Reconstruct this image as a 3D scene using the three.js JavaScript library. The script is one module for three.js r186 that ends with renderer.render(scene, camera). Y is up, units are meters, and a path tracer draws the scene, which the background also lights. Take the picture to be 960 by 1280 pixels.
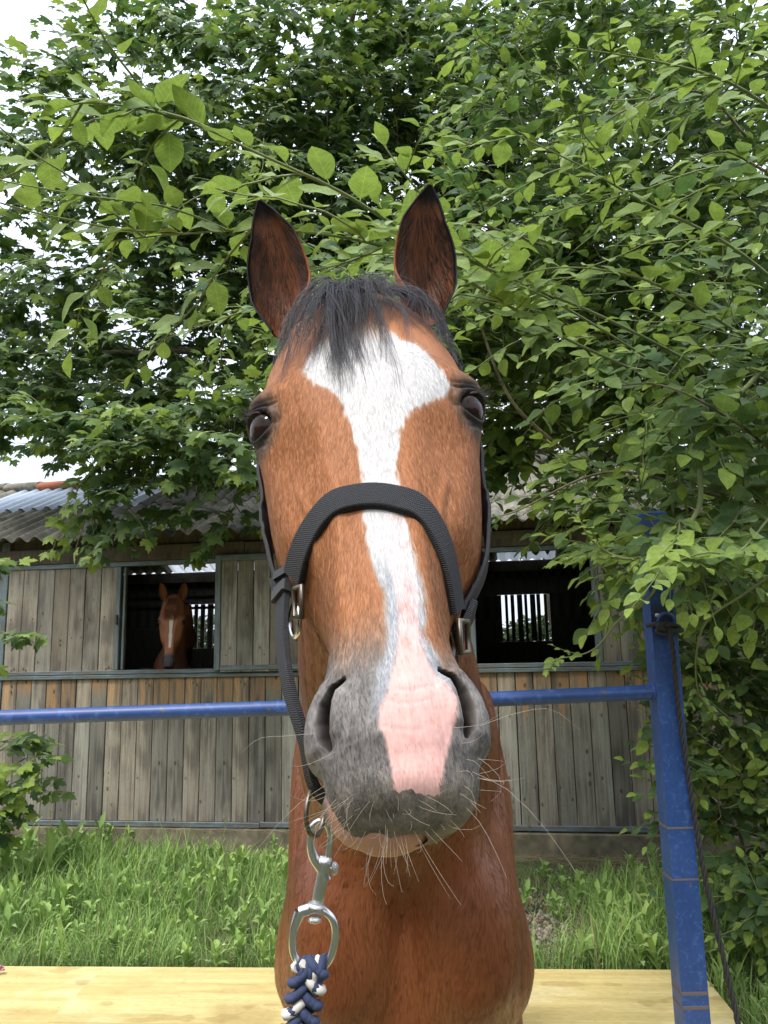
import * as THREE from 'three';
import { mergeGeometries } from 'three/addons/utils/BufferGeometryUtils.js';

// ---------------------------------------------------------------- camera, sky, sun, exposure
const scene = new THREE.Scene();
const RAD = Math.PI / 180;
const camera = new THREE.PerspectiveCamera(67, 768 / 1024, 0.02, 900);
camera.position.set(0, 1.55, 0);
camera.rotation.set(10 * RAD, 0, -1.2 * RAD, 'XYZ');
camera.updateMatrixWorld(true);
const renderer = new THREE.WebGLRenderer({ antialias: true });
renderer.setSize(768, 1024);
renderer.toneMapping = THREE.LinearToneMapping;
renderer.toneMappingExposure = 2.15;
renderer.shadowMap.enabled = true;

// gradient-free lattice noise, smooth, about -0.8 .. 0.8
const PT = new Float32Array(65536); { let a = 12345; for (let i = 0; i < 65536; i++) { a = (Math.imul(a, 1664525) + 1013904223) | 0; PT[i] = ((a >>> 8) / 8388608 - 1) * 0.8; } }
function N3(x, y, z) {
  const ix = Math.floor(x), iy = Math.floor(y), iz = Math.floor(z), fx = x - ix, fy = y - iy, fz = z - iz, u = fx * fx * (3 - 2 * fx), v = fy * fy * (3 - 2 * fy), w = fz * fz * (3 - 2 * fz);
  const a = Math.imul(ix, 73856093), a1 = a + 73856093 | 0, b = Math.imul(iy, 19349663), b1 = b + 19349663 | 0, c = Math.imul(iz, 83492791), c1 = c + 83492791 | 0;
  const H = (p, q, r) => { let h = p ^ q ^ r; h = Math.imul(h ^ (h >>> 15), 0x2c1b3c6d); return PT[(h ^ (h >>> 13)) & 65535]; };
  const x00 = H(a, b, c) + (H(a1, b, c) - H(a, b, c)) * u, x10 = H(a, b1, c) + (H(a1, b1, c) - H(a, b1, c)) * u, x01 = H(a, b, c1) + (H(a1, b, c1) - H(a, b, c1)) * u, x11 = H(a, b1, c1) + (H(a1, b1, c1) - H(a, b1, c1)) * u;
  const y0 = x00 + (x10 - x00) * v, y1 = x01 + (x11 - x01) * v; return y0 + (y1 - y0) * w;
}
const fbm = (x, y, z, o = 4) => { let s = 0, a = 0.5; for (let i = 0; i < o; i++) { s += a * N3(x, y, z); x *= 2.03; y *= 2.03; z *= 2.03; a *= 0.5; } return s; };
function rng(seed) { let a = seed | 0; return () => { a = (a + 0x6d2b79f5) | 0; let t = Math.imul(a ^ (a >>> 15), 1 | a); t = (t + Math.imul(t ^ (t >>> 7), 61 | t)) ^ t; return ((t ^ (t >>> 14)) >>> 0) / 4294967296; }; }
const clamp = (x, a = 0, b = 1) => Math.min(b, Math.max(a, x));
const sstep = (a, b, x) => { const t = clamp((x - a) / (b - a)); return t * t * (3 - 2 * t); };
const lerp = (a, b, t) => a + (b - a) * t;
const V = (x, y, z) => new THREE.Vector3(x, y, z);

{ // overcast sky: bright, thin cloud with soft pale blue breaks, same all round
  const W = 512, H = 256, data = new Float32Array(W * H * 4);
  for (let j = 0; j < H; j++) for (let i = 0; i < W; i++) {
    const el = ((j + 0.5) / H - 0.5) * Math.PI, az = (i + 0.5) / W * 2 * Math.PI, y = Math.sin(el), c = Math.cos(el);
    const x = Math.cos(az) * c, z = Math.sin(az) * c, k = 1.6 / (Math.abs(y) + 0.35);
    const cl = sstep(-0.25, 0.3, fbm(x * k + 3, 2.2, z * k + 7, 5));
    const L = y < 0 ? 0.25 : 1.2 * (1 + 1.5 * y) / 2.5, o = (j * W + i) * 4;
    data[o] = L * lerp(0.86, 1.14, cl); data[o + 1] = L * lerp(0.96, 1.14, cl); data[o + 2] = L * lerp(1.14, 1.15, cl); data[o + 3] = 1;
  }
  const t = new THREE.DataTexture(data, W, H, THREE.RGBAFormat, THREE.FloatType);
  t.mapping = THREE.EquirectangularReflectionMapping; t.magFilter = THREE.LinearFilter; t.needsUpdate = true;
  scene.background = t; scene.environment = t;
}
const sun = new THREE.DirectionalLight(new THREE.Color(1, 0.96, 0.9), 1.5);
sun.position.set(-3.6, 9, 1.6); sun.target.position.set(0, 0, -3);
sun.castShadow = true; sun.shadow.radius = 24; sun.shadow.mapSize.set(2048, 2048);
Object.assign(sun.shadow.camera, { left: -9, right: 9, top: 9, bottom: -9, near: 0.5, far: 40 });
scene.add(sun, sun.target);

// ---------------------------------------------------------------- helpers
const used = new Map();
const numbered = (name) => { const n = used.get(name) || 0; used.set(name, n + 1); return n ? name + '_' + String(n).padStart(3, '0') : name; };
function shadows(o) { o.castShadow = o.receiveShadow = true; return o; }
function tag(o, label, category, group) { o.userData.label = label; o.userData.category = category; if (group) o.userData.group = group; return o; }
function thing(name, label, category, group) { const o = new THREE.Group(); o.name = numbered(name); scene.add(o); return tag(o, label, category, group); }
function mesh(name, geo, mat, parent, kind) { const m = shadows(new THREE.Mesh(geo, mat)); m.name = parent === scene ? numbered(name) : name; if (kind) m.userData.kind = kind; parent.add(m); return m; }
function structure(name, geo, mat) { return mesh(name, geo, mat, scene, 'structure'); }
const lin = (r, g, b) => new THREE.Color().setRGB(r, g, b);
const std = (color, rough = 0.8, more = {}) => new THREE.MeshStandardMaterial({ color, roughness: rough, ...more });
// box with uv in metres (u along x or z, v along y)
function box(w, h, d, x = 0, y = 0, z = 0, du = 0, dv = 0) {
  const g = new THREE.BoxGeometry(w, h, d), p = g.attributes.position, n = g.attributes.normal, uv = g.attributes.uv;
  for (let i = 0; i < p.count; i++) {
    const ax = Math.abs(n.getX(i)), ay = Math.abs(n.getY(i));
    if (ay > 0.5) uv.setXY(i, p.getX(i) + du, p.getZ(i) + dv); else if (ax > 0.5) uv.setXY(i, p.getZ(i) + du, p.getY(i) + dv); else uv.setXY(i, p.getX(i) + du, p.getY(i) + dv);
  }
  return g.translate(x, y, z);
}
// chamfered box: extruded outline along z with a small bevel
function cbox(w, h, d, b = 0.003) {
  const s = new THREE.Shape(); s.moveTo(-w / 2 + b, -h / 2 + b); s.lineTo(w / 2 - b, -h / 2 + b); s.lineTo(w / 2 - b, h / 2 - b); s.lineTo(-w / 2 + b, h / 2 - b); s.closePath();
  return new THREE.ExtrudeGeometry(s, { depth: d - 2 * b, bevelEnabled: true, bevelThickness: b, bevelSize: b, bevelSegments: 1 }).translate(0, 0, -d / 2 + b);
}
// tapered tube through points, one radius per point
function tube(pts, rad, sides = 6, cap = true) {
  const n = pts.length, pos = [], nor = [], uv = [], idx = []; let along = 0;
  let ref = Math.abs(V().subVectors(pts[1], pts[0]).normalize().y) < 0.9 ? V(0, 1, 0) : V(1, 0, 0);
  const t = V(), b = V(), c = V();
  for (let i = 0; i < n; i++) {
    t.subVectors(pts[Math.min(n - 1, i + 1)], pts[Math.max(0, i - 1)]).normalize();
    b.copy(ref).addScaledVector(t, -ref.dot(t)).normalize(); c.crossVectors(t, b); ref = b.clone();
    if (i) along += pts[i].distanceTo(pts[i - 1]);
    const r = Array.isArray(rad) ? rad[i] : rad;
    for (let k = 0; k <= sides; k++) {
      const a = k / sides * 2 * Math.PI, ca = Math.cos(a), sa = Math.sin(a);
      nor.push(b.x * ca + c.x * sa, b.y * ca + c.y * sa, b.z * ca + c.z * sa);
      pos.push(pts[i].x + r * nor.at(-3), pts[i].y + r * nor.at(-2), pts[i].z + r * nor.at(-1)); uv.push(k / sides * 2 * Math.PI * r, along);
    }
  }
  const w = sides + 1;
  for (let i = 0; i < n - 1; i++) for (let k = 0; k < sides; k++) { const q = i * w + k; idx.push(q, q + 1, q + w, q + 1, q + w + 1, q + w); }
  if (cap) for (const [row, dir] of [[0, -1], [n - 1, 1]]) {
    t.subVectors(pts[row ? n - 1 : 1], pts[row ? n - 2 : 0]).normalize().multiplyScalar(dir);
    const o = pos.length / 3;
    for (let k = 0; k < sides; k++) { const q = (row * w + k) * 3; pos.push(pos[q], pos[q + 1], pos[q + 2]); nor.push(t.x, t.y, t.z); uv.push(0, 0); }
    for (let k = 1; k < sides - 1; k++) dir > 0 ? idx.push(o, o + k, o + k + 1) : idx.push(o, o + k + 1, o + k);
  }
  const g = new THREE.BufferGeometry();
  g.setAttribute('position', new THREE.Float32BufferAttribute(pos, 3)); g.setAttribute('normal', new THREE.Float32BufferAttribute(nor, 3));
  g.setAttribute('uv', new THREE.Float32BufferAttribute(uv, 2)); g.setIndex(idx);
  return g;
}
const spline = (pts, n) => new THREE.CatmullRomCurve3(pts).getPoints(n);
function texture(w, h, f, srgb = true) { // f(x, y, out) in 0..1 sRGB (or data) values
  const d = new Uint8Array(w * h * 4), c = [0, 0, 0];
  for (let j = 0; j < h; j++) for (let i = 0; i < w; i++) { f(i / w, j / h, c, i, j); const o = (j * w + i) * 4; for (let k = 0; k < 3; k++) d[o + k] = clamp(c[k]) * 255; d[o + 3] = 255; }
  const t = new THREE.DataTexture(d, w, h); t.wrapS = t.wrapT = THREE.RepeatWrapping; t.magFilter = THREE.LinearFilter; t.minFilter = THREE.LinearMipmapLinearFilter; t.generateMipmaps = true;
  if (srgb) t.colorSpace = THREE.SRGBColorSpace; t.needsUpdate = true; return t;
}
const mixc = (c, a, b, t) => { for (let k = 0; k < 3; k++) c[k] = lerp(a[k], b[k], t); };

// ---------------------------------------------------------------- ground
{
  const g = new THREE.PlaneGeometry(700, 700, 140, 140).rotateX(-Math.PI / 2), p = g.attributes.position, uv = g.attributes.uv;
  // finer sheet near the stable: pull the grid together towards the middle
  for (let i = 0; i < p.count; i++) {
    const f = (v) => { const a = Math.abs(v) / 350; return Math.sign(v) * (a * a * 0.93 + a * 0.07) * 350; };
    const x = f(p.getX(i)), z = f(p.getZ(i)) - 4, r = Math.hypot(x, z + 4);
    p.setXYZ(i, x, 0.02 * fbm(x * 0.8, 1, z * 0.8, 3) + (r > 14 ? 0.15 * fbm(x * 0.05, 4, z * 0.05, 3) : 0), z); uv.setXY(i, x, z);
  }
  g.computeVertexNormals();
  const map = texture(512, 512, (u, v, c) => {
    const x = u * 4, y = v * 4, per = (s, o) => { // tiles over 4 m
      const wx = x / 4, wy = y / 4, a = fbm(x * s, y * s, o, 4), b = fbm((x - 4) * s, y * s, o, 4), d = fbm(x * s, (y - 4) * s, o, 4), e = fbm((x - 4) * s, (y - 4) * s, o, 4);
      return lerp(lerp(a, b, wx), lerp(d, e, wx), wy); };
    const n = per(1.3, 1), m = per(9, 5), k = per(40, 9);
    mixc(c, [0.30, 0.26, 0.19], [0.24, 0.29, 0.14], sstep(-0.15, 0.2, n + 0.4 * m)); for (let q = 0; q < 3; q++) c[q] *= 1 + 0.5 * m + 0.7 * k;
  });
  map.repeat.set(0.25, 0.25);
  structure('ground', g, std(0xffffff, 1, { map }));
}

// ---------------------------------------------------------------- stable building
const YAW = 8.5 * RAD;
const stable = thing('stable_building', 'weathered timber stable with grey steel frames and corrugated roof behind the horse', 'building');
stable.position.set(0, 0, -6.35); stable.rotation.y = -YAW; // local x along the wall, z out towards the viewer
stable.updateMatrixWorld(true);

function boardTexture(seed, stain) {
  const r = rng(seed), ox = r() * 50, knots = [], tone = 0.84 + r() * 0.34, warm = r();
  for (let i = 0; i < 1 + r() * 2; i++) knots.push([0.15 + r() * 0.7, r(), 0.07 + r() * 0.08]);
  const st = stain ? 0.72 + r() * 0.22 : 2, stw = r() < 0.7 ? 1 : 0.25;
  return texture(96, 768, (u, v, c) => {
    let x = u, y = v * 9;
    let kn = 0;
    for (const [kx, ky, kr] of knots) {
      const dx = (u - kx), dy = (v - ky) * 9 * 0.55, q = Math.hypot(dx, dy) / (kr * 1.0), e = Math.exp(-q * q);
      x += e * 0.16 * Math.sign(dx) * (1 - e); kn = Math.max(kn, sstep(0.75, 0.25, q));
    }
    const g1 = fbm(x * 9 + ox, y * 0.35, ox, 3), g2 = fbm(x * 40 + ox, y * 0.7, 3 + ox, 2), big = fbm(u * 1.2 + ox, y * 0.5, 9 + ox, 3), fine = N3(x * 90, y * 9, ox);
    const t = clamp(0.5 + g1 * 0.9 + g2 * 0.5 + big * 0.7);
    mixc(c, [0.375, 0.36, 0.33], [0.575, 0.555, 0.51], t);
    const gr = sstep(-0.05, 0.35, big + 0.2 * g1); mixc(c, c, [0.49, 0.505, 0.465], gr * 0.45);
    mixc(c, c, [0.53, 0.455, 0.36], 0.32 * warm * warm); mixc(c, c, [0.30, 0.285, 0.26], 0.5 * sstep(0.05, 0.4, -big - 0.3 * g1));
    const s = sstep(st - 0.06, st + 0.10, v + 0.16 * g1 + 0.10 * big) * stw; mixc(c, c, [0.68, 0.49, 0.30], s * 0.75 * clamp(0.7 + g1 + big));
    mixc(c, c, [0.27, 0.22, 0.17], kn * 0.75);
    const crack = g2 > 0.34 || (g1 > 0.33 && fine > 0.1) ? 0.75 : 1;
    for (let k = 0; k < 3; k++) c[k] *= tone * crack * (1 + 0.10 * fine);
  });
}
const upMats = [], loMats = [];
for (let i = 0; i < 8; i++) { const m = boardTexture(100 + i, false); m.repeat.set(1 / 0.14, 1 / 0.92); upMats.push(std(0xffffff, 0.92, { map: m, bumpMap: m, bumpScale: 0.0015 })); }
for (let i = 0; i < 12; i++) { const m = boardTexture(200 + i, true); m.repeat.set(1 / 0.14, 1 / 1.17); loMats.push(std(0xffffff, 0.92, { map: m, bumpMap: m, bumpScale: 0.0015 })); }
const oldWood = (() => { const m = boardTexture(77, false); m.repeat.set(1 / 0.3, 1 / 3); return std(lin(0.62, 0.56, 0.48), 0.95, { map: m, bumpMap: m, bumpScale: 0.002 }); })();
const steel = (() => {
  const m = texture(256, 256, (u, v, c) => { const a = fbm(u * 6, v * 6, 2, 4), b = fbm(u * 40, v * 40, 6, 2), s = sstep(0.12, 0.3, a + 0.4 * b); mixc(c, [0.44, 0.485, 0.50], [0.36, 0.40, 0.41], clamp(0.5 + a * 1.5)); mixc(c, c, [0.42, 0.37, 0.30], s * 0.5); for (let k = 0; k < 3; k++) c[k] *= 1 + 0.12 * b; });
  m.repeat.set(1.5, 1.5); return std(0xffffff, 0.55, { map: m, metalness: 0.25 });
})();
const rs = rng(5);
const upBoards = [0.133, 0.139].map((w) => [cbox(w, 0.93, 0.022, 0.004), w]), loBoards = [0.134, 0.14].map((w) => [cbox(w, 1.17, 0.022, 0.004), w]);
for (const l of [upBoards, loBoards]) for (const [g, w] of l) { const uv = g.attributes.uv, p = g.attributes.position; const h = l === upBoards ? 0.93 : 1.17; for (let i = 0; i < p.count; i++) uv.setXY(i, p.getX(i) + w / 2, p.getY(i) + h / 2); }
function boards(x0, x1, lower, parent, z = 0) {
  const n = Math.max(1, Math.round((x1 - x0) / 0.1415)), step = (x1 - x0) / n;
  for (let i = 0; i < n; i++) {
    const list = lower ? loBoards : upBoards, mats = lower ? loMats : upMats, [g, w] = list[Math.floor(rs() * list.length)];
    const b = mesh('board', g, mats[Math.floor(rs() * mats.length)], parent);
    b.position.set(x0 + (i + 0.5) * step, lower ? 0.79 : 1.85, z + (rs() - 0.5) * 0.006); b.scale.x = (step - 0.004 - rs() * 0.004) / w; b.rotation.z = (rs() - 0.5) * 0.006;
    if (rs() < 0.5) b.rotation.y = Math.PI; 
  }
}
const XL = -6.2, XR = 5.4, bar = (name, x0, x1, y0, y1, z0, z1, mat = steel, parent = stable) => mesh(name, cbox(x1 - x0, y1 - y0, z1 - z0, Math.min(0.004, (z1 - z0) / 4)).translate((x0 + x1) / 2, (y0 + y1) / 2, (z0 + z1) / 2), mat, parent);
// lower wall of boards, steel rails
boards(XL, -3.45, true, stable); boards(-3.37, -0.18, true, stable); boards(-0.1, 2.95, true, stable); boards(3.03, XR, true, stable);
bar('bottom_rail', XL, -1.05, 0.165, 0.205, -0.03, 0.03); bar('bottom_rail', -1.045, 2.0, 0.17, 0.21, -0.03, 0.031); bar('bottom_rail', 2.005, XR, 0.17, 0.21, -0.03, 0.03);
bar('middle_rail', XL, XR, 1.345, 1.377, -0.02, 0.035); bar('sill_rail', XL, XR, 1.381, 1.415, -0.025, 0.028);
bar('top_rail', XL, XR, 2.295, 2.335, -0.03, 0.022);
for (const x of [-3.41, -0.14, 2.99, XR]) bar('frame_post', x - 0.038, x + 0.038, 0.0, 2.55, -0.05, 0.02);
for (const x of [-3.41, -0.14, 2.99]) for (const y of [1.3, 1.25]) { const r = mesh('bolt', new THREE.CylinderGeometry(0.008, 0.008, 0.012, 8).rotateX(Math.PI / 2).translate(x + 0.13, y, 0.016), steel, stable); }
// upper fixed panel left of the first window, then jamb
boards(XL, -3.45, false, stable); boards(-3.37, -2.345, false, stable);
bar('window_jamb', -2.345, -2.305, 1.417, 2.293, -0.03, 0.024); bar('window_jamb', -2.29, -2.268, 1.417, 2.293, -0.035, 0.004);
{ const h = bar('latch', -2.335, -2.315, 1.80, 1.88, 0.0245, 0.045, std(lin(0.05, 0.05, 0.05), 0.5)); }
// sliding shutter right of the first window (proud of the wall), with its frame
const shutter = (x0, x1) => {
  const f = new THREE.Group(); f.name = 'sliding_shutter'; f.position.z = 0.055; stable.add(f);
  boards(x0 + 0.05, x1 - 0.05, false, f, 0);
  bar('shutter_frame', x0, x0 + 0.05, 1.40, 2.355, -0.02, 0.02, steel, f); bar('shutter_frame', x1 - 0.05, x1, 1.40, 2.355, -0.02, 0.02, steel, f);
  bar('shutter_frame', x0 + 0.05, x1 - 0.05, 2.30, 2.355, -0.02, 0.019, steel, f); bar('shutter_frame', x0 + 0.05, x1 - 0.05, 1.40, 1.44, -0.02, 0.019, steel, f);
};
shutter(-1.435, -0.2);
boards(-0.1, 0.68, false, stable); bar('window_jamb', 0.68, 0.72, 1.417, 2.293, -0.03, 0.024);
bar('window_jamb', 1.64, 1.69, 1.417, 2.293, -0.03, 0.024); boards(1.69, 2.95, false, stable); boards(3.03, XR, false, stable);
// timber fascia beams below the eave
bar('beam', XL, -1.2, 2.338, 2.47, -0.06, 0.03, oldWood); bar('beam', -1.195, XR, 2.338, 2.465, -0.06, 0.034, oldWood);
bar('beam', XL, XR, 2.475, 2.60, -0.08, -0.01, oldWood);
// concrete plinth
{
  const m = texture(512, 128, (u, v, c) => { const a = fbm(u * 12, v * 4, 1, 5), b = fbm(u * 70, v * 20, 3, 2); mixc(c, [0.40, 0.38, 0.31], [0.52, 0.48, 0.40], clamp(0.5 + a)); mixc(c, c, [0.33, 0.36, 0.22], sstep(0.05, 0.3, fbm(u * 9, v * 3, 8, 4)) * 0.7); for (let k = 0; k < 3; k++) c[k] *= 1 + 0.35 * b; });
  m.repeat.set(0.3, 1); const g = new THREE.BoxGeometry(XR - XL, 0.34, 0.2, 200, 6, 2), p = g.attributes.position, uv = g.attributes.uv;
  for (let i = 0; i < p.count; i++) { uv.setXY(i, p.getX(i), p.getY(i)); const x = p.getX(i), y = p.getY(i); p.setZ(i, p.getZ(i) + 0.02 * fbm(x * 3, y * 6, 0)); if (y < 0.16) p.setY(i, y + 0.012 * N3(x * 3, 3, 0)); }
  g.translate((XL + XR) / 2, -0.012, -0.02); g.computeVertexNormals(); mesh('plinth', g, std(0xffffff, 1, { map: m, bumpMap: m, bumpScale: 0.01 }), stable);
}
// corrugated roof: sheets on the front and rear slope, some translucent at the rear eave
const DEPTH = 3.9, RIDGE = 3.44, EAVE = 2.585, REAVE = 2.66, HALF = DEPTH / 2;
function corrugated(x0, x1, a, b, lift, step = 0.0183) { // a, b: [y, z] of the lower and upper edge
  const nx = Math.round((x1 - x0) / step), ny = 8, pos = [], uv = [], idx = [], dy = b[0] - a[0], dz = b[1] - a[1], L = Math.hypot(dy, dz), ny_ = Math.abs(dz) / L, nz_ = dy / L * -Math.sign(dz);
  for (const side of [0, 1]) for (let j = 0; j <= ny; j++) for (let i = 0; i <= nx; i++) {
    const x = x0 + (x1 - x0) * i / nx, t = j / ny, w = Math.sin(x / 0.146 * 2 * Math.PI) * 0.024 + lift - side * 0.007;
    pos.push(x, a[0] + dy * t + w * ny_, a[1] + dz * t + w * nz_); uv.push(x, t * L);
  }
  const W = nx + 1, S = W * (ny + 1);
  for (let j = 0; j < ny; j++) for (let i = 0; i < nx; i++) { const q = j * W + i; idx.push(q, q + 1, q + W, q + 1, q + W + 1, q + W, q + S, q + S + W, q + S + 1, q + S + 1, q + S + W, q + S + W + 1); }
  for (let i = 0; i < nx; i++) { idx.push(i, i + S, i + 1, i + 1, i + S, i + S + 1); const q = ny * W + i; idx.push(q, q + 1, q + S, q + 1, q + S + 1, q + S); }
  const g = new THREE.BufferGeometry(); g.setAttribute('position', new THREE.Float32BufferAttribute(pos, 3)); g.setAttribute('uv', new THREE.Float32BufferAttribute(uv, 2)); g.setIndex(idx); g.computeVertexNormals(); return g;
}
const roofMat = (() => {
  const m = texture(512, 512, (u, v, c) => { const a = fbm(u * 5, v * 5, 1, 5), b = fbm(u * 50, v * 50, 3, 3), l = sstep(0.1, 0.28, fbm(u * 16, v * 16, 7, 3)); mixc(c, [0.46, 0.44, 0.41], [0.60, 0.58, 0.54], clamp(0.5 + a * 1.3)); mixc(c, c, [0.36, 0.37, 0.27], l * 0.55); mixc(c, c, [0.30, 0.28, 0.25], sstep(0.2, 0.4, b) * 0.6); for (let k = 0; k < 3; k++) c[k] *= 1 + 0.25 * b; });
  m.repeat.set(0.6, 0.6); return std(0xffffff, 0.95, { map: m, bumpMap: m, bumpScale: 0.006 });
})();
const lightMat = new THREE.MeshPhysicalMaterial({ color: lin(0.88, 0.9, 0.92), roughness: 0.96, transmission: 0.6, thickness: 0 });
const blueMat = std(lin(0.42, 0.5, 0.62), 0.35);
{
  const e0 = [EAVE - 0.075, 0.17], mid = [lerp(EAVE, RIDGE, 0.52), -HALF * 0.52], top = [RIDGE, -HALF], SHEET = 0.949;
  let k = 0;
  for (let x = XL - 0.3; x < XR + 0.3; x += SHEET, k++) {
    mesh('roof_sheet', corrugated(x, x + SHEET + 0.05, e0, mid, 0.03 + (k % 2) * 0.009), roofMat, stable);
    const pane = x < -3.0 && x > -5.2;
    mesh(pane ? 'roof_light' : 'roof_sheet', corrugated(x, x + SHEET + 0.05, [mid[0] - 0.05, mid[1] + 0.11], top, 0.046 + (k % 2) * 0.009), pane ? blueMat : roofMat, stable);
    mesh('roof_sheet', corrugated(x, x + SHEET + 0.05, [lerp(REAVE, RIDGE, 0.42), -lerp(DEPTH, HALF, 0.42)], [RIDGE, -HALF - 0.02], 0.046 + (k % 2) * 0.009), roofMat, stable);
  }
  // rear eave row: opaque except where daylight shows
  const clearSpans = [[-3.62, -2.3], [0.9, 1.65]];
  const edges = [XL - 0.3, -3.62, -2.3, 0.9, 1.65, XR + 0.3];
  for (let i = 0; i + 1 < edges.length; i++) { const clear = clearSpans.some((c) => c[0] === edges[i]); mesh(clear ? 'roof_light' : 'roof_sheet', corrugated(edges[i], edges[i + 1], [REAVE - 0.03, -DEPTH - 0.1], [lerp(REAVE, RIDGE, 0.47), -lerp(DEPTH, HALF, 0.47)], 0.03), clear ? lightMat : roofMat, stable); }
  const tile = new THREE.CylinderGeometry(0.12, 0.12, 0.44, 14, 1, true, -Math.PI / 2, Math.PI).rotateZ(Math.PI / 2).rotateX(0), tm = std(lin(0.42, 0.15, 0.08), 0.9, { side: THREE.DoubleSide });
  const tg = tube([V(0, 0, 0), V(0.44, 0, 0)], 0.1, 10).scale(1, 0.75, 1.5);
  for (let x = XL - 0.3; x < XR + 0.2; x += 0.43) { const t = mesh('ridge_tile', tg, x < -3.8 && x > -4.5 ? tm : roofMat, stable); t.position.set(x, RIDGE + 0.045 + (rs() - 0.5) * 0.01, -HALF); t.rotation.z = 0.02; }
  // purlins and rafters under the sheets
  for (const t of [0.06, 0.5, 0.95]) { bar('purlin', XL, XR, lerp(EAVE, RIDGE, t) - 0.11, lerp(EAVE, RIDGE, t) - 0.03, -HALF * t - 0.03, -HALF * t + 0.03, oldWood); if (t > 0.1) bar('purlin', XL, XR, lerp(REAVE, RIDGE, t) - 0.11, lerp(REAVE, RIDGE, t) - 0.03, -DEPTH + HALF * t - 0.03, -DEPTH + HALF * t + 0.03, oldWood); }
}
// rear wall with barred openings, end and partition walls, floor
const darkWood = (() => { const m = boardTexture(78, false); m.repeat.set(1 / 0.14, 1 / 2.4); return std(0xffffff, 0.92, { map: m }); })();
const rearOpen = [[-3.35, -2.55], [0.88, 1.54]];
{
  const z0 = -DEPTH - 0.03, z1 = -DEPTH + 0.03, y0 = 1.60, y1 = 2.20;
  bar('rear_wall', XL, XR, 0, y0, z0, z1, darkWood); bar('rear_wall', XL, XR, y1, REAVE - 0.02, z0, z1, darkWood);
  let x = XL; for (const [a, b] of rearOpen) { bar('rear_wall', x, a, y0, y1, z0, z1, darkWood); x = b; } bar('rear_wall', x, XR, y0, y1, z0, z1, darkWood);
  bar('rear_plate', XL, XR, REAVE - 0.17, REAVE - 0.04, -DEPTH + 0.031, -DEPTH + 0.12, oldWood);
  const gaps = [0, 0.085, 0.165, 0.255, 0.30, 0.42, 0.51, 0.63];
  for (const [a, b] of rearOpen) { // upright slats with gaps of unequal width
    let p = a; const n = 8, st = (b - a) / n;
    for (let i = 0; i < n; i++) bar('slat', a + i * st + (i % 3 === 1 ? 0.01 : 0), a + (i + 0.58) * st + (i === 3 || i === 5 ? 0.02 : 0), y0 + 0.003, y1 - 0.003, -DEPTH - 0.02, -DEPTH + 0.012, darkWood);
  }
  for (const x of [XL, XR]) { const s = new THREE.Shape(); s.moveTo(0, 0); s.lineTo(DEPTH, 0); s.lineTo(DEPTH, REAVE - 0.03); s.lineTo(HALF, RIDGE - 0.05); s.lineTo(0, EAVE - 0.03); s.closePath();
    mesh('gable_wall', new THREE.ExtrudeGeometry(s, { depth: 0.04, bevelEnabled: false }).rotateY(Math.PI / 2).translate(x, 0, -0.032), darkWood, stable); }
  for (const x of [-4.4, -0.14, 2.99]) { bar('partition', x - 0.02, x + 0.02, 0.02, 2.28, -DEPTH + 0.04, -0.06, darkWood); bar('tie_beam', x - 0.04, x + 0.04, 2.36, 2.46, -DEPTH + 0.04, -0.09, oldWood); }
  bar('stall_floor', XL, XR, -0.1, 0.035, -DEPTH + 0.04, -0.13, std(lin(0.12, 0.09, 0.06), 1));
  bar('stall_rail', -4.37, -2.35, 2.16, 2.2, -2.4, -2.36, steel); bar('stall_rail', -4.37, -2.3, 2.04, 2.07, -2.3, -2.26, steel);
}

// ---------------------------------------------------------------- wooden deck that the horse stands on
const plyMat = (seed) => {
  const m = texture(1024, 512, (u, v, c) => {
    const a = fbm(u * 3, v * 26, seed, 4), b = fbm(u * 14, v * 120, seed + 3, 3), d = fbm(u * 5, v * 4, seed + 9, 4), e = fbm(u * 90, v * 90, seed + 5, 2);
    mixc(c, [0.74, 0.66, 0.42], [0.83, 0.75, 0.52], clamp(0.5 + a * 1.1 + b * 0.6)); mixc(c, c, [0.68, 0.58, 0.36], sstep(0.08, 0.3, d) * 0.5);
    mixc(c, c, [0.84, 0.79, 0.62], sstep(0.1, 0.3, -d) * 0.5);
    if (e > 0.46) mixc(c, c, [0.40, 0.33, 0.22], 0.5); const s = sstep(0.24, 0.34, fbm(u * 11, v * 9, seed + 20, 3)); mixc(c, c, [0.60, 0.51, 0.31], s * 0.4);
    for (let k = 0; k < 3; k++) c[k] *= 1 + 0.08 * e;
  });
  m.repeat.set(0.5, 1); return std(0xffffff, 0.85, { map: m, bumpMap: m, bumpScale: 0.0015 });
};
{
  const deck = thing('wooden_deck', 'pale yellow plywood deck under the brown horse, edged by weeds', 'deck');
  const mats = [plyMat(3), plyMat(31), plyMat(57)];
  // slight turn so that its far edge runs as in the photograph
  deck.position.set(1.40, 0, -3.86); deck.rotation.y = -3.7 * RAD; // right far corner; local -x along the far edge, +z to the viewer
  let k = 0;
  for (const [x0, x1] of [[-1.72, 0], [-4.16, -1.724], [-4.88, -4.164]]) for (const [z0, z1] of [[0, 0.56], [0.563, 1.18], [1.183, 1.8], [1.803, 2.42], [2.423, 3.04]]) {
    const g = box(x1 - x0, 0.045, z1 - z0, (x0 + x1) / 2, 0.0475, (z0 + z1) / 2, k * 0.37, k * 0.51); mesh('panel', g, mats[k++ % 3], deck);
  }
  for (const z of [0.08, 1.0, 2.0, 2.95]) mesh('bearer', box(4.84, 0.05, 0.09, -2.44, 0, z), mats[1], deck);
}

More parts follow.
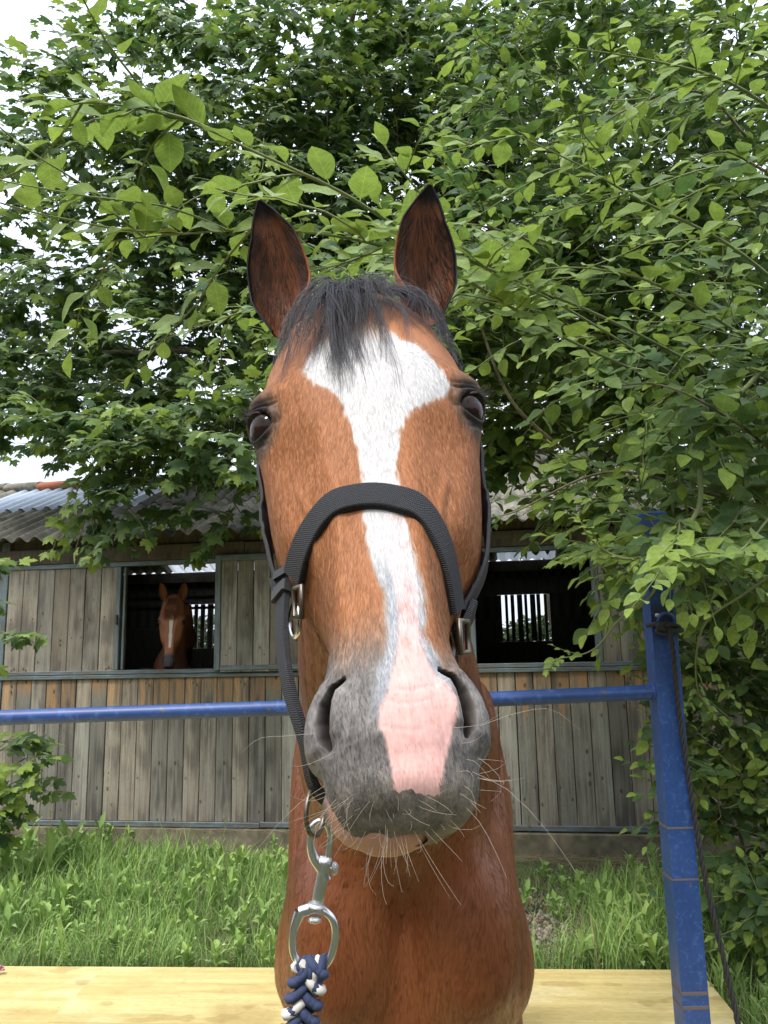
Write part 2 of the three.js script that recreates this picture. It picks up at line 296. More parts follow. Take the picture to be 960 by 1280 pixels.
// ---------------------------------------------------------------- blue tie frame
const blue = (() => {
  const m = texture(512, 512, (u, v, c) => {
    const a = fbm(u * 5, v * 5, 1, 4), b = fbm(u * 60, v * 60, 4, 2), sp = fbm(u * 24, v * 24, 7, 3);
    mixc(c, [0.125, 0.245, 0.46], [0.17, 0.30, 0.54], clamp(0.5 + a)); mixc(c, c, [0.33, 0.42, 0.60], sstep(0.2, 0.38, b) * 0.35);
    mixc(c, c, [0.42, 0.34, 0.28], sstep(0.42, 0.47, sp) * 0.7); for (let k = 0; k < 3; k++) c[k] *= 1 + 0.12 * b;
  });
  return std(0xffffff, 0.42, { map: m, metalness: 0.0 });
})();
const rust = std(lin(0.115, 0.095, 0.10), 0.9);
const PX = 0.979, PZ = -2.8;
{
  const post = thing('tie_post', 'square blue steel post with black chain, right of the horse', 'post');
  post.position.set(PX, 0.07, PZ);
  const g = cbox(0.088, 0.088, 1.95, 0.008).rotateX(Math.PI / 2), p = g.attributes.position, uv = g.attributes.uv, n = g.attributes.normal;
  for (let i = 0; i < p.count; i++) uv.setXY(i, (Math.abs(n.getX(i)) > 0.5 ? p.getZ(i) : p.getX(i)) * 2, p.getY(i) * 2);
  mesh('upright', g.translate(0, 0.975, 0), blue, post);
  mesh('foot_plate', cbox(0.2, 0.01, 0.2, 0.003).translate(0, 0.008, 0), blue, post);
  for (const y of [0.31, 0.352, 0.70, 0.863]) mesh('rust_band', cbox(0.0895, y < 0.4 ? 0.014 : 0.009, 0.0895, 0.002).translate(0, y, 0), rust, post);
  // ring plate with a ring and two bolts
  mesh('ring_plate', cbox(0.07, 0.07, 0.006, 0.002).translate(0, 1.575, 0.047), std(lin(0.02, 0.03, 0.07), 0.4), post);
  const blackM = std(lin(0.012, 0.012, 0.014), 0.5), silver = std(lin(0.6, 0.6, 0.6), 0.3, { metalness: 0.8 });
  mesh('tie_ring', new THREE.TorusGeometry(0.027, 0.006, 8, 24).rotateX(0.25).translate(0, 1.555, 0.062), blue, post);
  for (const [x, y] of [[0.018, 1.598], [-0.025, 1.575]]) mesh('bolt', new THREE.SphereGeometry(0.008, 10, 8).scale(1, 1, 0.6).translate(x, y, 0.052), silver, post);
}
const blackNylon = std(lin(0.018, 0.018, 0.02), 0.75);
{ // black tie rope hanging from the ring
  const rope = thing('tie_rope', 'thin black cord knotted to the ring on the blue post', 'rope');
  const P = (x, y, z) => V(PX + x, y, PZ + z);
  const path = spline([P(0, 1.600, 0.075), P(0.008, 1.55, 0.08), P(0.018, 1.35, 0.062), P(0.03, 1.15, 0.06), P(0.044, 0.95, 0.06), P(0.062, 0.75, 0.066), P(0.092, 0.52, 0.08), P(0.115, 0.3, 0.10), P(0.118, 0.13, 0.12), P(0.16, 0.104, 0.16), P(0.25, 0.104, 0.2)], 260);
  for (let s = 0; s < 3; s++) mesh('strand', tube(path.map((p, i) => { const a = i * 0.55 + s * 2 * Math.PI / 3; return V(p.x + 0.0048 * Math.cos(a), p.y, p.z + 0.0048 * Math.sin(a)); }), 0.0052, 5), blackNylon, rope);
  mesh('knot', mergeGeometries([new THREE.TorusKnotGeometry(0.017, 0.0085, 60, 7, 2, 3).scale(1.5, 0.8, 0.8).translate(PX + 0.0, 1.598, PZ + 0.072), tube(spline([P(0.0, 1.595, 0.07), P(0.03, 1.59, 0.08), P(0.058, 1.592, 0.05), P(0.05, 1.6, 0.0)], 16), 0.009, 6), tube(spline([P(0, 1.6, 0.07), P(-0.03, 1.615, 0.07), P(-0.055, 1.61, 0.03)], 10), 0.008, 6)].map((g) => g.index ? g.toNonIndexed() : g)), blackNylon, rope);
}
{
  const rr = thing('tie_rail', 'round blue steel rail welded to the square blue post', 'rail', undefined);
  const a = V(0.345, 1.3655, PZ), b = V(PX - 0.046, 1.378, PZ);
  mesh('tube', tube([a, b], 0.0262, 20), blue, rr); mesh('weld', new THREE.TorusGeometry(0.0265, 0.005, 6, 24).rotateY(Math.PI / 2).translate(b.x + 0.001, b.y, b.z), blue, rr);
  mesh('end_cap', new THREE.SphereGeometry(0.0258, 16, 8).scale(0.3, 1, 1).translate(a.x, a.y, a.z), blue, rr);
  const lr = thing('tie_rail', 'long round blue steel rail crossing in front of the stable window with the chestnut horse', 'rail', undefined);
  const c = V(-3.2, 1.314, PZ), d = V(-0.325, 1.351, PZ);
  mesh('tube', tube([c, d], 0.0262, 20), blue, lr); mesh('end_cap', new THREE.SphereGeometry(0.0258, 16, 8).scale(0.3, 1, 1).translate(d.x, d.y, d.z), blue, lr);
  const lp = thing('tie_post', 'square blue steel post carrying the long rail, far side of the deck', 'post');
  mesh('upright', cbox(0.088, 1.83, 0.088, 0.008).translate(-3.245, 0.985, PZ), blue, lp);
}

// ---------------------------------------------------------------- horses
// Head in its own frame: y up along the face (station s = -y, from the poll down to the lips), z out of the forehead, x to the viewer's right.
const HROWS = [ // s, front z, front edge x z, widest x z, jaw edge x z, rear z
  [-0.155, -0.085, 0.008, -0.086, 0.015, -0.105, 0.01, -0.125, -0.13],
  [-0.145, -0.060, 0.024, -0.066, 0.045, -0.10, 0.035, -0.15, -0.165],
  [-0.11, -0.030, 0.040, -0.040, 0.076, -0.09, 0.055, -0.165, -0.19],
  [-0.07, -0.014, 0.048, -0.025, 0.090, -0.085, 0.066, -0.175, -0.21],
  [-0.02, -0.003, 0.054, -0.014, 0.098, -0.076, 0.076, -0.188, -0.235],
  [0.03, 0.004, 0.059, -0.006, 0.107, -0.065, 0.083, -0.195, -0.25],
  [0.07, 0.007, 0.063, 0.0, 0.114, -0.055, 0.085, -0.205, -0.265],
  [0.10, 0.008, 0.062, 0.0, 0.114, -0.053, 0.085, -0.21, -0.27],
  [0.135, 0.006, 0.056, -0.001, 0.106, -0.060, 0.083, -0.215, -0.275],
  [0.17, 0.003, 0.049, -0.004, 0.099, -0.075, 0.08, -0.213, -0.27],
  [0.21, 0.0, 0.043, -0.007, 0.095, -0.085, 0.076, -0.20, -0.25],
  [0.26, -0.002, 0.038, -0.010, 0.085, -0.088, 0.064, -0.17, -0.21],
  [0.31, -0.003, 0.034, -0.012, 0.060, -0.074, 0.05, -0.135, -0.165],
  [0.36, -0.002, 0.031, -0.012, 0.0455, -0.056, 0.041, -0.108, -0.13],
  [0.395, 0.0, 0.032, -0.010, 0.0465, -0.044, 0.041, -0.095, -0.112],
  [0.435, 0.003, 0.038, -0.006, 0.0575, -0.036, 0.044, -0.09, -0.105],
  [0.462, 0.002, 0.037, -0.008, 0.056, -0.036, 0.042, -0.085, -0.095],
  [0.482, -0.003, 0.034, -0.013, 0.049, -0.036, 0.036, -0.075, -0.08],
  [0.499, -0.011, 0.029, -0.020, 0.041, -0.040, 0.028, -0.065, -0.068],
  [0.509, -0.024, 0.020, -0.030, 0.028, -0.043, 0.016, -0.058, -0.060],
  [0.512, -0.034, 0.009, -0.036, 0.012, -0.045, 0.008, -0.052, -0.053],
];
const S0 = HROWS[0][0], S1 = HROWS.at(-1)[0];
function rowAt(s) { // smooth (Hermite) interpolation of a row
  let i = 0; while (i < HROWS.length - 2 && s > HROWS[i + 1][0]) i++;
  const a = HROWS[Math.max(0, i - 1)], b = HROWS[i], c = HROWS[i + 1], d = HROWS[Math.min(HROWS.length - 1, i + 2)], h = c[0] - b[0], t = clamp((s - b[0]) / h), out = [s];
  for (let k = 1; k < 9; k++) {
    const m0 = c[0] - a[0] ? (c[k] - a[k]) / (c[0] - a[0]) * h : 0, m1 = d[0] - b[0] ? (d[k] - b[k]) / (d[0] - b[0]) * h : 0, t2 = t * t, t3 = t2 * t;
    out.push((2 * t3 - 3 * t2 + 1) * b[k] + (t3 - 2 * t2 + t) * m0 + (-2 * t3 + 3 * t2) * c[k] + (t3 - t2) * m1);
  }
  return out;
}
function ringPoints(s) {
  const [, zf, x2, z2, x4, z4, x6, z6, zb] = rowAt(s);
  const h = [[0, zf], [x2 * 0.52, zf - (zf - z2) * 0.22], [x2, z2], [x2 + (x4 - x2) * 0.66, z2 + (z4 - z2) * 0.40], [x4, z4], [x4 * 0.60 + x6 * 0.40, lerp(z4, z6, 0.52)], [x6, z6], [x6 * 0.55, lerp(z6, zb, 0.8)], [0, zb]];
  const out = h.slice(); for (let k = 7; k > 0; k--) out.push([-h[k][0], h[k][1]]);
  return out;
}
function ringEval(P, u, o) { // closed uniform Catmull-Rom, u in [0,1)
  const n = P.length, f = ((u % 1) + 1) % 1 * n, i = Math.floor(f), t = f - i, a = P[(i + n - 1) % n], b = P[i % n], c = P[(i + 1) % n], d = P[(i + 2) % n];
  for (let k = 0; k < 2; k++) o[k] = 0.5 * (2 * b[k] + (c[k] - a[k]) * t + (2 * a[k] - 5 * b[k] + 4 * c[k] - d[k]) * t * t + (3 * b[k] - a[k] - 3 * c[k] + d[k]) * t * t * t);
}
const warpU = (w) => { const t = w * 2 - 1, a = Math.abs(t); return Math.sign(t) * (0.5 * a + 0.5 * a * a * a) / 2; };
const EYE = [0.1000, 0.114, -0.035];
const NOSTRIL = [[0.032, 0.420, 0.0009], [0.0395, 0.425, 0.0020], [0.0440, 0.434, 0.0029], [0.0458, 0.445, 0.0032], [0.0455, 0.455, 0.0026], [0.0435, 0.463, 0.0012]];
function headDisp(x, s, z, nx, ny, nz, d) { // adds detail; d = [dx, dy, dz]
  const sx = x < 0 ? -1 : 1, ax = Math.abs(x); let out = 0; d[0] = d[1] = d[2] = 0;
  // eye
  const ex = ax - EYE[0], ey = -(s - EYE[1]), ez = z - EYE[2];
  if (ex * ex + ey * ey + ez * ez < 0.006 && z > -0.12) {
    const A = [-0.40, -0.62, 0.675], B = [0.15, 0.68, 0.715]; // along the lids (front-down), across them (up-front)
    const a = ex * A[0] + ey * A[1] + ez * A[2], b = ex * B[0] + ey * B[1] + ez * B[2];
    const q = (a / 0.0205) ** 2 + ((b - 0.0005) / 0.0115) ** 2;
    if (q < 1) out -= 0.017 * Math.sqrt(1 - q);
    const rim = Math.exp(-(((Math.sqrt(q) - 1.22) / 0.2) ** 2)); out += rim * (b > 0 ? 0.0036 : 0.0028);
    out += 0.0055 * Math.exp(-(((a + 0.006) / 0.024) ** 2) - (((b - 0.024) / 0.011) ** 2)); // brow
    out -= 0.0035 * Math.exp(-(((b - 0.0168) / 0.0016) ** 2)) * sstep(0.026, 0.01, Math.abs(a)); // lid folds
    out -= 0.0016 * Math.exp(-(((b - 0.0205) / 0.0014) ** 2)) * sstep(0.024, 0.01, Math.abs(a));
    out -= 0.0012 * Math.exp(-(((b + 0.019) / 0.002) ** 2)) * sstep(0.024, 0.01, Math.abs(a));
    out -= 0.003 * Math.exp(-(((a - 0.026) / 0.007) ** 2) - ((b / 0.006) ** 2)); // tear duct
  }
  // hollow above the eye, cheek ridge, hollow in front of the cheek
  out -= 0.006 * Math.exp(-(((s - 0.045) / 0.024) ** 2) - (((ax - 0.096) / 0.018) ** 2)) * (z > -0.1 ? 1 : 0);
  { const t = clamp((s - 0.16) / 0.12), cx = lerp(0.094, 0.066, t), q = (ax - cx) / 0.010; if (z > -0.1) out += 0.004 * Math.exp(-q * q) * sstep(0.14, 0.18, s) * sstep(0.31, 0.26, s); }
  out -= 0.005 * Math.exp(-(((s - 0.30) / 0.03) ** 2) - (((z + 0.05) / 0.02) ** 2));
  out += 0.0028 * Math.exp(-(((ax - 0.03) / 0.007) ** 2)) * sstep(0.2, 0.27, s) * sstep(0.42, 0.36, s) * (z > -0.03 ? 1 : 0);
  // nostril
  if (s > 0.39 && s < 0.5 && z > -0.09 && ax > 0.015) {
    let best = 9, w = 1, side = 0, along = 0;
    for (let i = 0; i + 1 < NOSTRIL.length; i++) {
      const [x0, s0, w0] = NOSTRIL[i], [x1, s1, w1] = NOSTRIL[i + 1], ddx = x1 - x0, dds = s1 - s0, t = clamp(((ax - x0) * ddx + (s - s0) * dds) / (ddx * ddx + dds * dds));
      const px = ax - x0 - ddx * t, ps = s - s0 - dds * t, r = Math.hypot(px, ps); if (r < best) { best = r; w = lerp(w0, w1, t); side = px * dds - ps * ddx; along = (i + t) / (NOSTRIL.length - 1); }
    }
    const q = best / w;
    if (q < 1.9) { const k = sstep(1.9, 0.1, q); d[2] -= 0.018 * k; d[1] += 0.008 * k; d[0] -= sx * 0.006 * k; }
    const outer = side > 0, far = best - w; out -= 0.0018 * Math.exp(-((far / 0.005) ** 2));
    out += (outer ? 0.0032 : 0.0032) * Math.exp(-((((far) - (outer ? 0.006 : 0.005)) / 0.0055) ** 2)) * sstep(0.0, 0.25, along) * sstep(1.04, 0.85, along + 0.02);
    out -= 0.0035 * Math.exp(-(((ax - 0.050) / 0.009) ** 2) - (((s - 0.474) / 0.009) ** 2));
  }
  // lips: pad below the nostril, crease lines, wrinkled skin
  if (s > 0.42) {
    const f = sstep(0.42, 0.47, s) * sstep(0.497, 0.48, s) * (z > -0.1 ? 1 : 0);
    out += f * 0.0012 * fbm(x * 60, s * 90, z * 60, 3);
    out -= f * 0.0010 * Math.exp(-(((ax - 0.028 + 0.02 * (s - 0.49)) / 0.0035) ** 2)) * sstep(0.455, 0.48, s);
    out -= f * 0.0008 * Math.exp(-((x / 0.002) ** 2)) * sstep(0.46, 0.49, s);
    for (const [sc, x0, x1] of [[0.4455, -0.002, 0.02], [0.463, -0.03, 0.012], [0.436, 0.004, 0.024]]) out -= 0.0005 * Math.exp(-(((s - sc - 0.002 * Math.sin(x * 160)) / 0.0011) ** 2)) * sstep(x0 - 0.006, x0, x) * sstep(x1 + 0.006, x1, x) * (z > -0.03 ? 1 : 0);
    out += 0.003 * Math.exp(-(((s - 0.492) / 0.010) ** 2)) * sstep(0.05, 0.02, ax) * (z > -0.05 ? 1 : 0); // lip pad
  }
  out += 0.0007 * fbm(x * 22, s * 22, z * 22, 3) * sstep(0.51, 0.49, s);
  // veins and bone on the cheek, soft hollows beside the nose
  if (z > -0.12 && s > 0.12 && s < 0.4) out += 0.0016 * Math.exp(-(((ax - 0.055 - 0.05 * (0.3 - s) - 0.006 * Math.sin(s * 40)) / 0.0028) ** 2)) * sstep(0.2, 0.24, s) * sstep(0.37, 0.33, s);
  out -= 0.003 * Math.exp(-(((ax - 0.06) / 0.016) ** 2) - (((s - 0.185) / 0.03) ** 2)) * (z > -0.06 ? 1 : 0);
  d[0] += nx * out; d[1] += ny * out; d[2] += nz * out;
}
function headGrid(NU, NS) {
  const W = NU + 1, pos = new Float32Array(W * (NS + 1) * 3), base = new Float32Array(W * (NS + 1) * 3), uv = new Float32Array(W * (NS + 1) * 2), o = [0, 0], d = [0, 0, 0];
  for (let j = 0; j <= NS; j++) {
    const s = lerp(S0, S1, j / NS), P = ringPoints(s);
    for (let i = 0; i <= NU; i++) { ringEval(P, warpU(i / NU), o); const q = (j * W + i) * 3; base[q] = o[0]; base[q + 1] = -s; base[q + 2] = o[1]; uv[(j * W + i) * 2] = i / NU; uv[(j * W + i) * 2 + 1] = j / NS; }
  }
  const nrm = gridNormals(base, NU, NS);
  for (let k = 0; k < pos.length; k += 3) { headDisp(base[k], -base[k + 1], base[k + 2], nrm[k], nrm[k + 1], nrm[k + 2], d); pos[k] = base[k] + d[0]; pos[k + 1] = base[k + 1] + d[1]; pos[k + 2] = base[k + 2] + d[2]; }
  return { NU, NS, base, pos, uv, nrm: gridNormals(pos, NU, NS) };
}
function gridNormals(p, NU, NS) {
  const W = NU + 1, n = new Float32Array(p.length);
  for (let j = 0; j <= NS; j++) for (let i = 0; i <= NU; i++) {
    const l = (j * W + (i ? i - 1 : NU - 1)) * 3, r = (j * W + (i < NU ? i + 1 : 1)) * 3, a = (Math.max(0, j - 1) * W + i) * 3, b = (Math.min(NS, j + 1) * W + i) * 3;
    const ux = p[r] - p[l], uy = p[r + 1] - p[l + 1], uz = p[r + 2] - p[l + 2], vx = p[b] - p[a], vy = p[b + 1] - p[a + 1], vz = p[b + 2] - p[a + 2];
    let x = vy * uz - vz * uy, y = vz * ux - vx * uz, z = vx * uy - vy * ux; const m = Math.hypot(x, y, z) || 1, q = (j * W + i) * 3; n[q] = x / m; n[q + 1] = y / m; n[q + 2] = z / m;
  }
  return n;
}
function gridGeometry(G) {
  const g = new THREE.BufferGeometry(), idx = [], W = G.NU + 1;
  for (let j = 0; j < G.NS; j++) for (let i = 0; i < G.NU; i++) { const q = j * W + i; idx.push(q, q + W, q + 1, q + 1, q + W, q + W + 1); }
  g.setAttribute('position', new THREE.BufferAttribute(G.pos.slice(), 3)); g.setAttribute('normal', new THREE.BufferAttribute(G.nrm.slice(), 3)); g.setAttribute('uv', new THREE.BufferAttribute(G.uv, 2)); g.setIndex(idx); return g;
}
const HG = headGrid(360, 460);
// point on the finished head at grid fractions (w, t), or over front position (x, s)
function headAt(w, t, out, nout) {
  const f = clamp(w) * HG.NU, i = Math.min(HG.NU - 1, Math.floor(f)), a = f - i, h = clamp(t) * HG.NS, j = Math.min(HG.NS - 1, Math.floor(h)), b = h - j, W = HG.NU + 1, q = (j * W + i) * 3;
  for (const [src, dst] of nout ? [[HG.pos, out], [HG.nrm, nout]] : [[HG.pos, out]]) { const c = (k) => lerp(lerp(src[q + k], src[q + 3 + k], a), lerp(src[q + W * 3 + k], src[q + W * 3 + 3 + k], a), b); dst.set(c(0), c(1), c(2)); }
  if (nout) nout.normalize(); return out;
}
const _h = V();
function headWOf(x, s) { // grid fraction w whose point at station s has this x, on the front half
  const t = (s - S0) / (S1 - S0); let lo = x < 0 ? 0.17 : 0.5, hi = x < 0 ? 0.5 : 0.83;
  for (let k = 0; k < 18; k++) { const m = (lo + hi) / 2; headAt(m, t, _h); if (_h.x < x) lo = m; else hi = m; }
  return (lo + hi) / 2;
}
function headOver(x, s, out, n) { return headAt(headWOf(x, s), (s - S0) / (S1 - S0), out, n); }

const WHITE = [[0.0046, -0.0049], [-0.0224, 0.0134], [-0.0390, 0.0327], [-0.0566, 0.0848], [-0.0441, 0.1098], [-0.0296, 0.1207], [-0.0196, 0.1461], [-0.0140, 0.1806], [-0.0098, 0.2177], [-0.0092, 0.2421], [-0.0091, 0.2741], [-0.0098, 0.3159], [-0.0062, 0.3334], [-0.0029, 0.3517], [-0.0023, 0.3737], [-0.0056, 0.4042], [-0.0114, 0.4273], [-0.0154, 0.4425], [-0.0119, 0.4636], [-0.0005, 0.4864], [0.0179, 0.4883], [0.0378, 0.4540], [0.0390, 0.4313], [0.0328, 0.4087], [0.0263, 0.3925], [0.0300, 0.3749], [0.0304, 0.3623], [0.0288, 0.3364], [0.0243, 0.3123], [0.0216, 0.2783], [0.0201, 0.2462], [0.0216, 0.2222], [0.0273, 0.1813], [0.0383, 0.1549], [0.0599, 0.1406], [0.0764, 0.1250], [0.0815, 0.1094], [0.0674, 0.0783], [0.0549, 0.0513], [0.0397, 0.0459], [0.0337, 0.0230]];
const PINK = [[0.0087, 0.2765], [0.0062, 0.2934], [0.0051, 0.3295], [0.0086, 0.3560], [0.0061, 0.3967], [0.0016, 0.4181], [-0.0041, 0.4381], [-0.0099, 0.4487], [-0.0122, 0.4604], [-0.0084, 0.4677], [-0.0063, 0.4833], [-0.0048, 0.4981], [-0.0025, 0.5086], [0.0081, 0.5106], [0.0188, 0.5108], [0.0192, 0.5076], [0.0231, 0.4913], [0.0301, 0.4745], [0.0364, 0.4566], [0.0386, 0.4417], [0.0331, 0.4336], [0.0280, 0.4259], [0.0242, 0.4145], [0.0213, 0.3985], [0.0221, 0.3718], [0.0252, 0.3581], [0.0227, 0.3279], [0.0226, 0.2871], [0.0189, 0.2735]];
function polyDist(P, x, y) { // signed distance, positive inside
  let d = 1e9, inside = false;
  for (let i = 0, j = P.length - 1; i < P.length; j = i++) {
    const [ax, ay] = P[j], [bx, by] = P[i], ex = bx - ax, ey = by - ay, t = clamp(((x - ax) * ex + (y - ay) * ey) / (ex * ex + ey * ey)), px = x - ax - ex * t, py = y - ay - ey * t;
    d = Math.min(d, px * px + py * py); if ((by > y) !== (ay > y) && x < (ax - bx) * (y - by) / (ay - by) + bx) inside = !inside;
  }
  return (inside ? 1 : -1) * Math.sqrt(d);
}
const tooth = (x, s, k = 1) => 0.0022 * N3(x * 420 * k, s * 90 * k, 3) + 0.0016 * N3(x * 130 * k, s * 40 * k, 8);
// coat of the bay horse, sRGB
function coatBay(x, s, z, c) {
  if (z < -0.15) { c[0] = 0.63; c[1] = 0.41; c[2] = 0.26; return; }
  const ax = Math.abs(x), big = fbm(x * 9, s * 9, z * 9, 3), hair = N3(x * 1100, s * 170, z * 800), hair2 = N3(x * 420, s * 70, z * 300);
  mixc(c, [0.665, 0.44, 0.285], [0.595, 0.38, 0.235], clamp(0.5 + big * 1.2));
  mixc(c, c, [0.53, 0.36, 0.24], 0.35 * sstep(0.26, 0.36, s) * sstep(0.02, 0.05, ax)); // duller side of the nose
  // dark skin and short hair round the eye
  { const ex = ax - EYE[0], ey = -(s - EYE[1]), ez = z - EYE[2], r = Math.sqrt(ex * ex + ey * ey * 0.8 + ez * ez); mixc(c, c, [0.36, 0.30, 0.26], 0.85 * sstep(0.040, 0.022, r + 0.004 * hair2)); mixc(c, c, [0.13, 0.11, 0.10], sstep(0.026, 0.018, r)); }
  // grey muzzle
  const edge = 0.405 + 0.018 * big - 0.10 * sstep(0.03, 0.06, ax) * 0.3 + (x > 0 ? 0.008 : -0.01) + 0.006 * hair2, m = sstep(edge - 0.035, edge + 0.03, s);
  if (m > 0) {
    const sp = fbm(x * 120, s * 120, z * 120, 3), g = [0.45, 0.43, 0.415]; mixc(g, g, [0.36, 0.34, 0.33], sstep(0.44, 0.49, s + 0.02 * big)); mixc(g, g, [0.47, 0.45, 0.44], sstep(0.04, 0.06, ax) * 0.5);
    for (let k = 0; k < 3; k++) g[k] *= 1 + 0.35 * sp + 0.12 * hair; mixc(c, c, g, m);
    mixc(c, c, [0.60, 0.56, 0.45], 0.55 * sstep(0.1, 0.6, N3(x * 2200, s * 700, z * 1500)) * sstep(0.462, 0.492, s)); // pale short hairs along the lip
    mixc(c, c, [0.62, 0.565, 0.49], (x > 0.012 ? 0.6 : 0.35) * sstep(0.478, 0.503, s + 0.006 * sp) * clamp(0.6 + 1.2 * sp)); // pale downy rim of the lip
    mixc(c, c, [0.52, 0.49, 0.46], 0.5 * sstep(0.05, 0.3, sp) * sstep(0.043, 0.055, ax)); // scurfy grey wings of the nostrils
    mixc(c, c, [0.20, 0.175, 0.165], sstep(0.0, 1.0, (0.003 - nostrilDist(ax, s) + 0.001 * hair2) / 0.004)); // bare dark skin inside the nostril
  }
  // white blaze, roan border, pink skin
  if (z < -0.045 || ax > 0.1) { for (let k = 0; k < 3; k++) c[k] *= 1 + 0.05 * hair + 0.05 * hair2; return; }
  const t1 = tooth(x, s), w = polyDist(WHITE, x, s) + t1 * (s < 0.3 ? 1.3 : 0.8), f = s > 0.06 ? 1 : sstep(-0.02, 0.06, s);
  if (z > -0.045 && w > -0.01) {
    const p = polyDist(PINK, x, s) + 0.4 * tooth(x, s, 1.7), gr = sstep(0.30, 0.36, s);
    const roan = [0.80, 0.785, 0.775]; mixc(roan, roan, [0.60, 0.61, 0.63], gr * (0.75 + 0.6 * hair)); mixc(roan, roan, [0.44, 0.44, 0.45], sstep(0.40, 0.47, s) * 0.8);
    mixc(c, c, roan, sstep(-0.002, 0.002 + 0.004 * gr, w) * f * (1 - 0.6 * sstep(0.455, 0.47, s)));
    if (p > -0.005) {
      const k = fbm(x * 90, s * 90, 5, 3), pk = [0.83, 0.795, 0.79]; mixc(pk, pk, [0.80, 0.645, 0.615], sstep(0.31, 0.42, s + 0.02 * hair2)); mixc(pk, pk, [0.77, 0.575, 0.53], sstep(0.43, 0.47, s) * 0.7 * clamp(0.5 + 1.5 * big + k)); mixc(pk, pk, [0.70, 0.52, 0.46], 0.5 * sstep(0.1, 0.35, k));
      for (let q = 0; q < 3; q++) pk[q] *= 1 + 0.05 * k + 0.04 * hair; mixc(c, c, pk, sstep(-0.0016, 0.0022, p) * sstep(0.25, 0.30, s));
    }
  }
  const hv = w > 0 ? 0.35 : 1; for (let k = 0; k < 3; k++) c[k] *= 1 + hv * (0.05 * hair + 0.05 * hair2);
}
function nostrilDist(ax, s) { let best = 9; for (let i = 0; i + 1 < NOSTRIL.length; i++) { const [x0, s0] = NOSTRIL[i], [x1, s1] = NOSTRIL[i + 1], dx = x1 - x0, ds = s1 - s0, t = clamp(((ax - x0) * dx + (s - s0) * ds) / (dx * dx + ds * ds)); best = Math.min(best, Math.hypot(ax - x0 - dx * t, s - s0 - ds * t) - lerp(NOSTRIL[i][2], NOSTRIL[i + 1][2], t)); } return best; }
function coatChestnut(x, s, z, c) {
  const ax = Math.abs(x), big = fbm(x * 9, s * 9, z * 9, 3);
  mixc(c, [0.63, 0.41, 0.29], [0.54, 0.34, 0.235], clamp(0.5 + big));
  mixc(c, c, [0.22, 0.20, 0.20], sstep(0.37, 0.42, s + 0.02 * big)); mixc(c, c, [0.30, 0.19, 0.13], 0.7 * sstep(0.035, 0.02, Math.hypot(ax - EYE[0], s - EYE[1], z - EYE[2])));
  const hw = 0.014 + 0.004 * N3(s * 30, 1, 2) - 0.006 * sstep(0.25, 0.33, s); if (z > -0.03) mixc(c, c, [0.84, 0.81, 0.77], sstep(-0.003, 0.003, hw - Math.abs(x - 0.004)) * sstep(0.05, 0.07, s) * sstep(0.35, 0.33, s));
}
function headTexture(size, coat, srgb = true) {
  const p = V(), W = HG.NU + 1;
  return texture(size, size, (u, v, c) => { // colour follows the place on the head (undisturbed surface)
    const f = u * HG.NU, i = Math.min(HG.NU - 1, f | 0), a = f - i, h = v * HG.NS, j = Math.min(HG.NS - 1, h | 0), b = h - j, q = (j * W + i) * 3, B = HG.base;
    const x = lerp(lerp(B[q], B[q + 3], a), lerp(B[q + W * 3], B[q + W * 3 + 3], a), b), y = -lerp(S0, S1, v), z = lerp(lerp(B[q + 2], B[q + 5], a), lerp(B[q + W * 3 + 2], B[q + W * 3 + 5], a), b);
    coat(x, -y, z, c);
  }, srgb);
}
const furBump = texture(512, 512, (u, v, c) => { const a = N3(u * 420, v * 90, 1), b = N3(u * 200, v * 34, 4); c[0] = c[1] = c[2] = 0.5 + 0.35 * a + 0.2 * b; }, false);
function headBump(x, s, z, c) { // lying hair on the face, fine leathery skin on the muzzle
  const m = sstep(0.39, 0.43, s), f = 0.5 + 0.4 * N3(x * 1000, s * 150, z * 800) + 0.2 * N3(x * 400, s * 60, z * 300);
  const a = fbm(x * 260, s * 260, z * 260, 3), w = 1 - Math.abs(N3(x * 120, s * 160, z * 120)) * 1.6; c[0] = c[1] = c[2] = lerp(f, 0.45 + 0.5 * a + 0.2 * w, m);
}

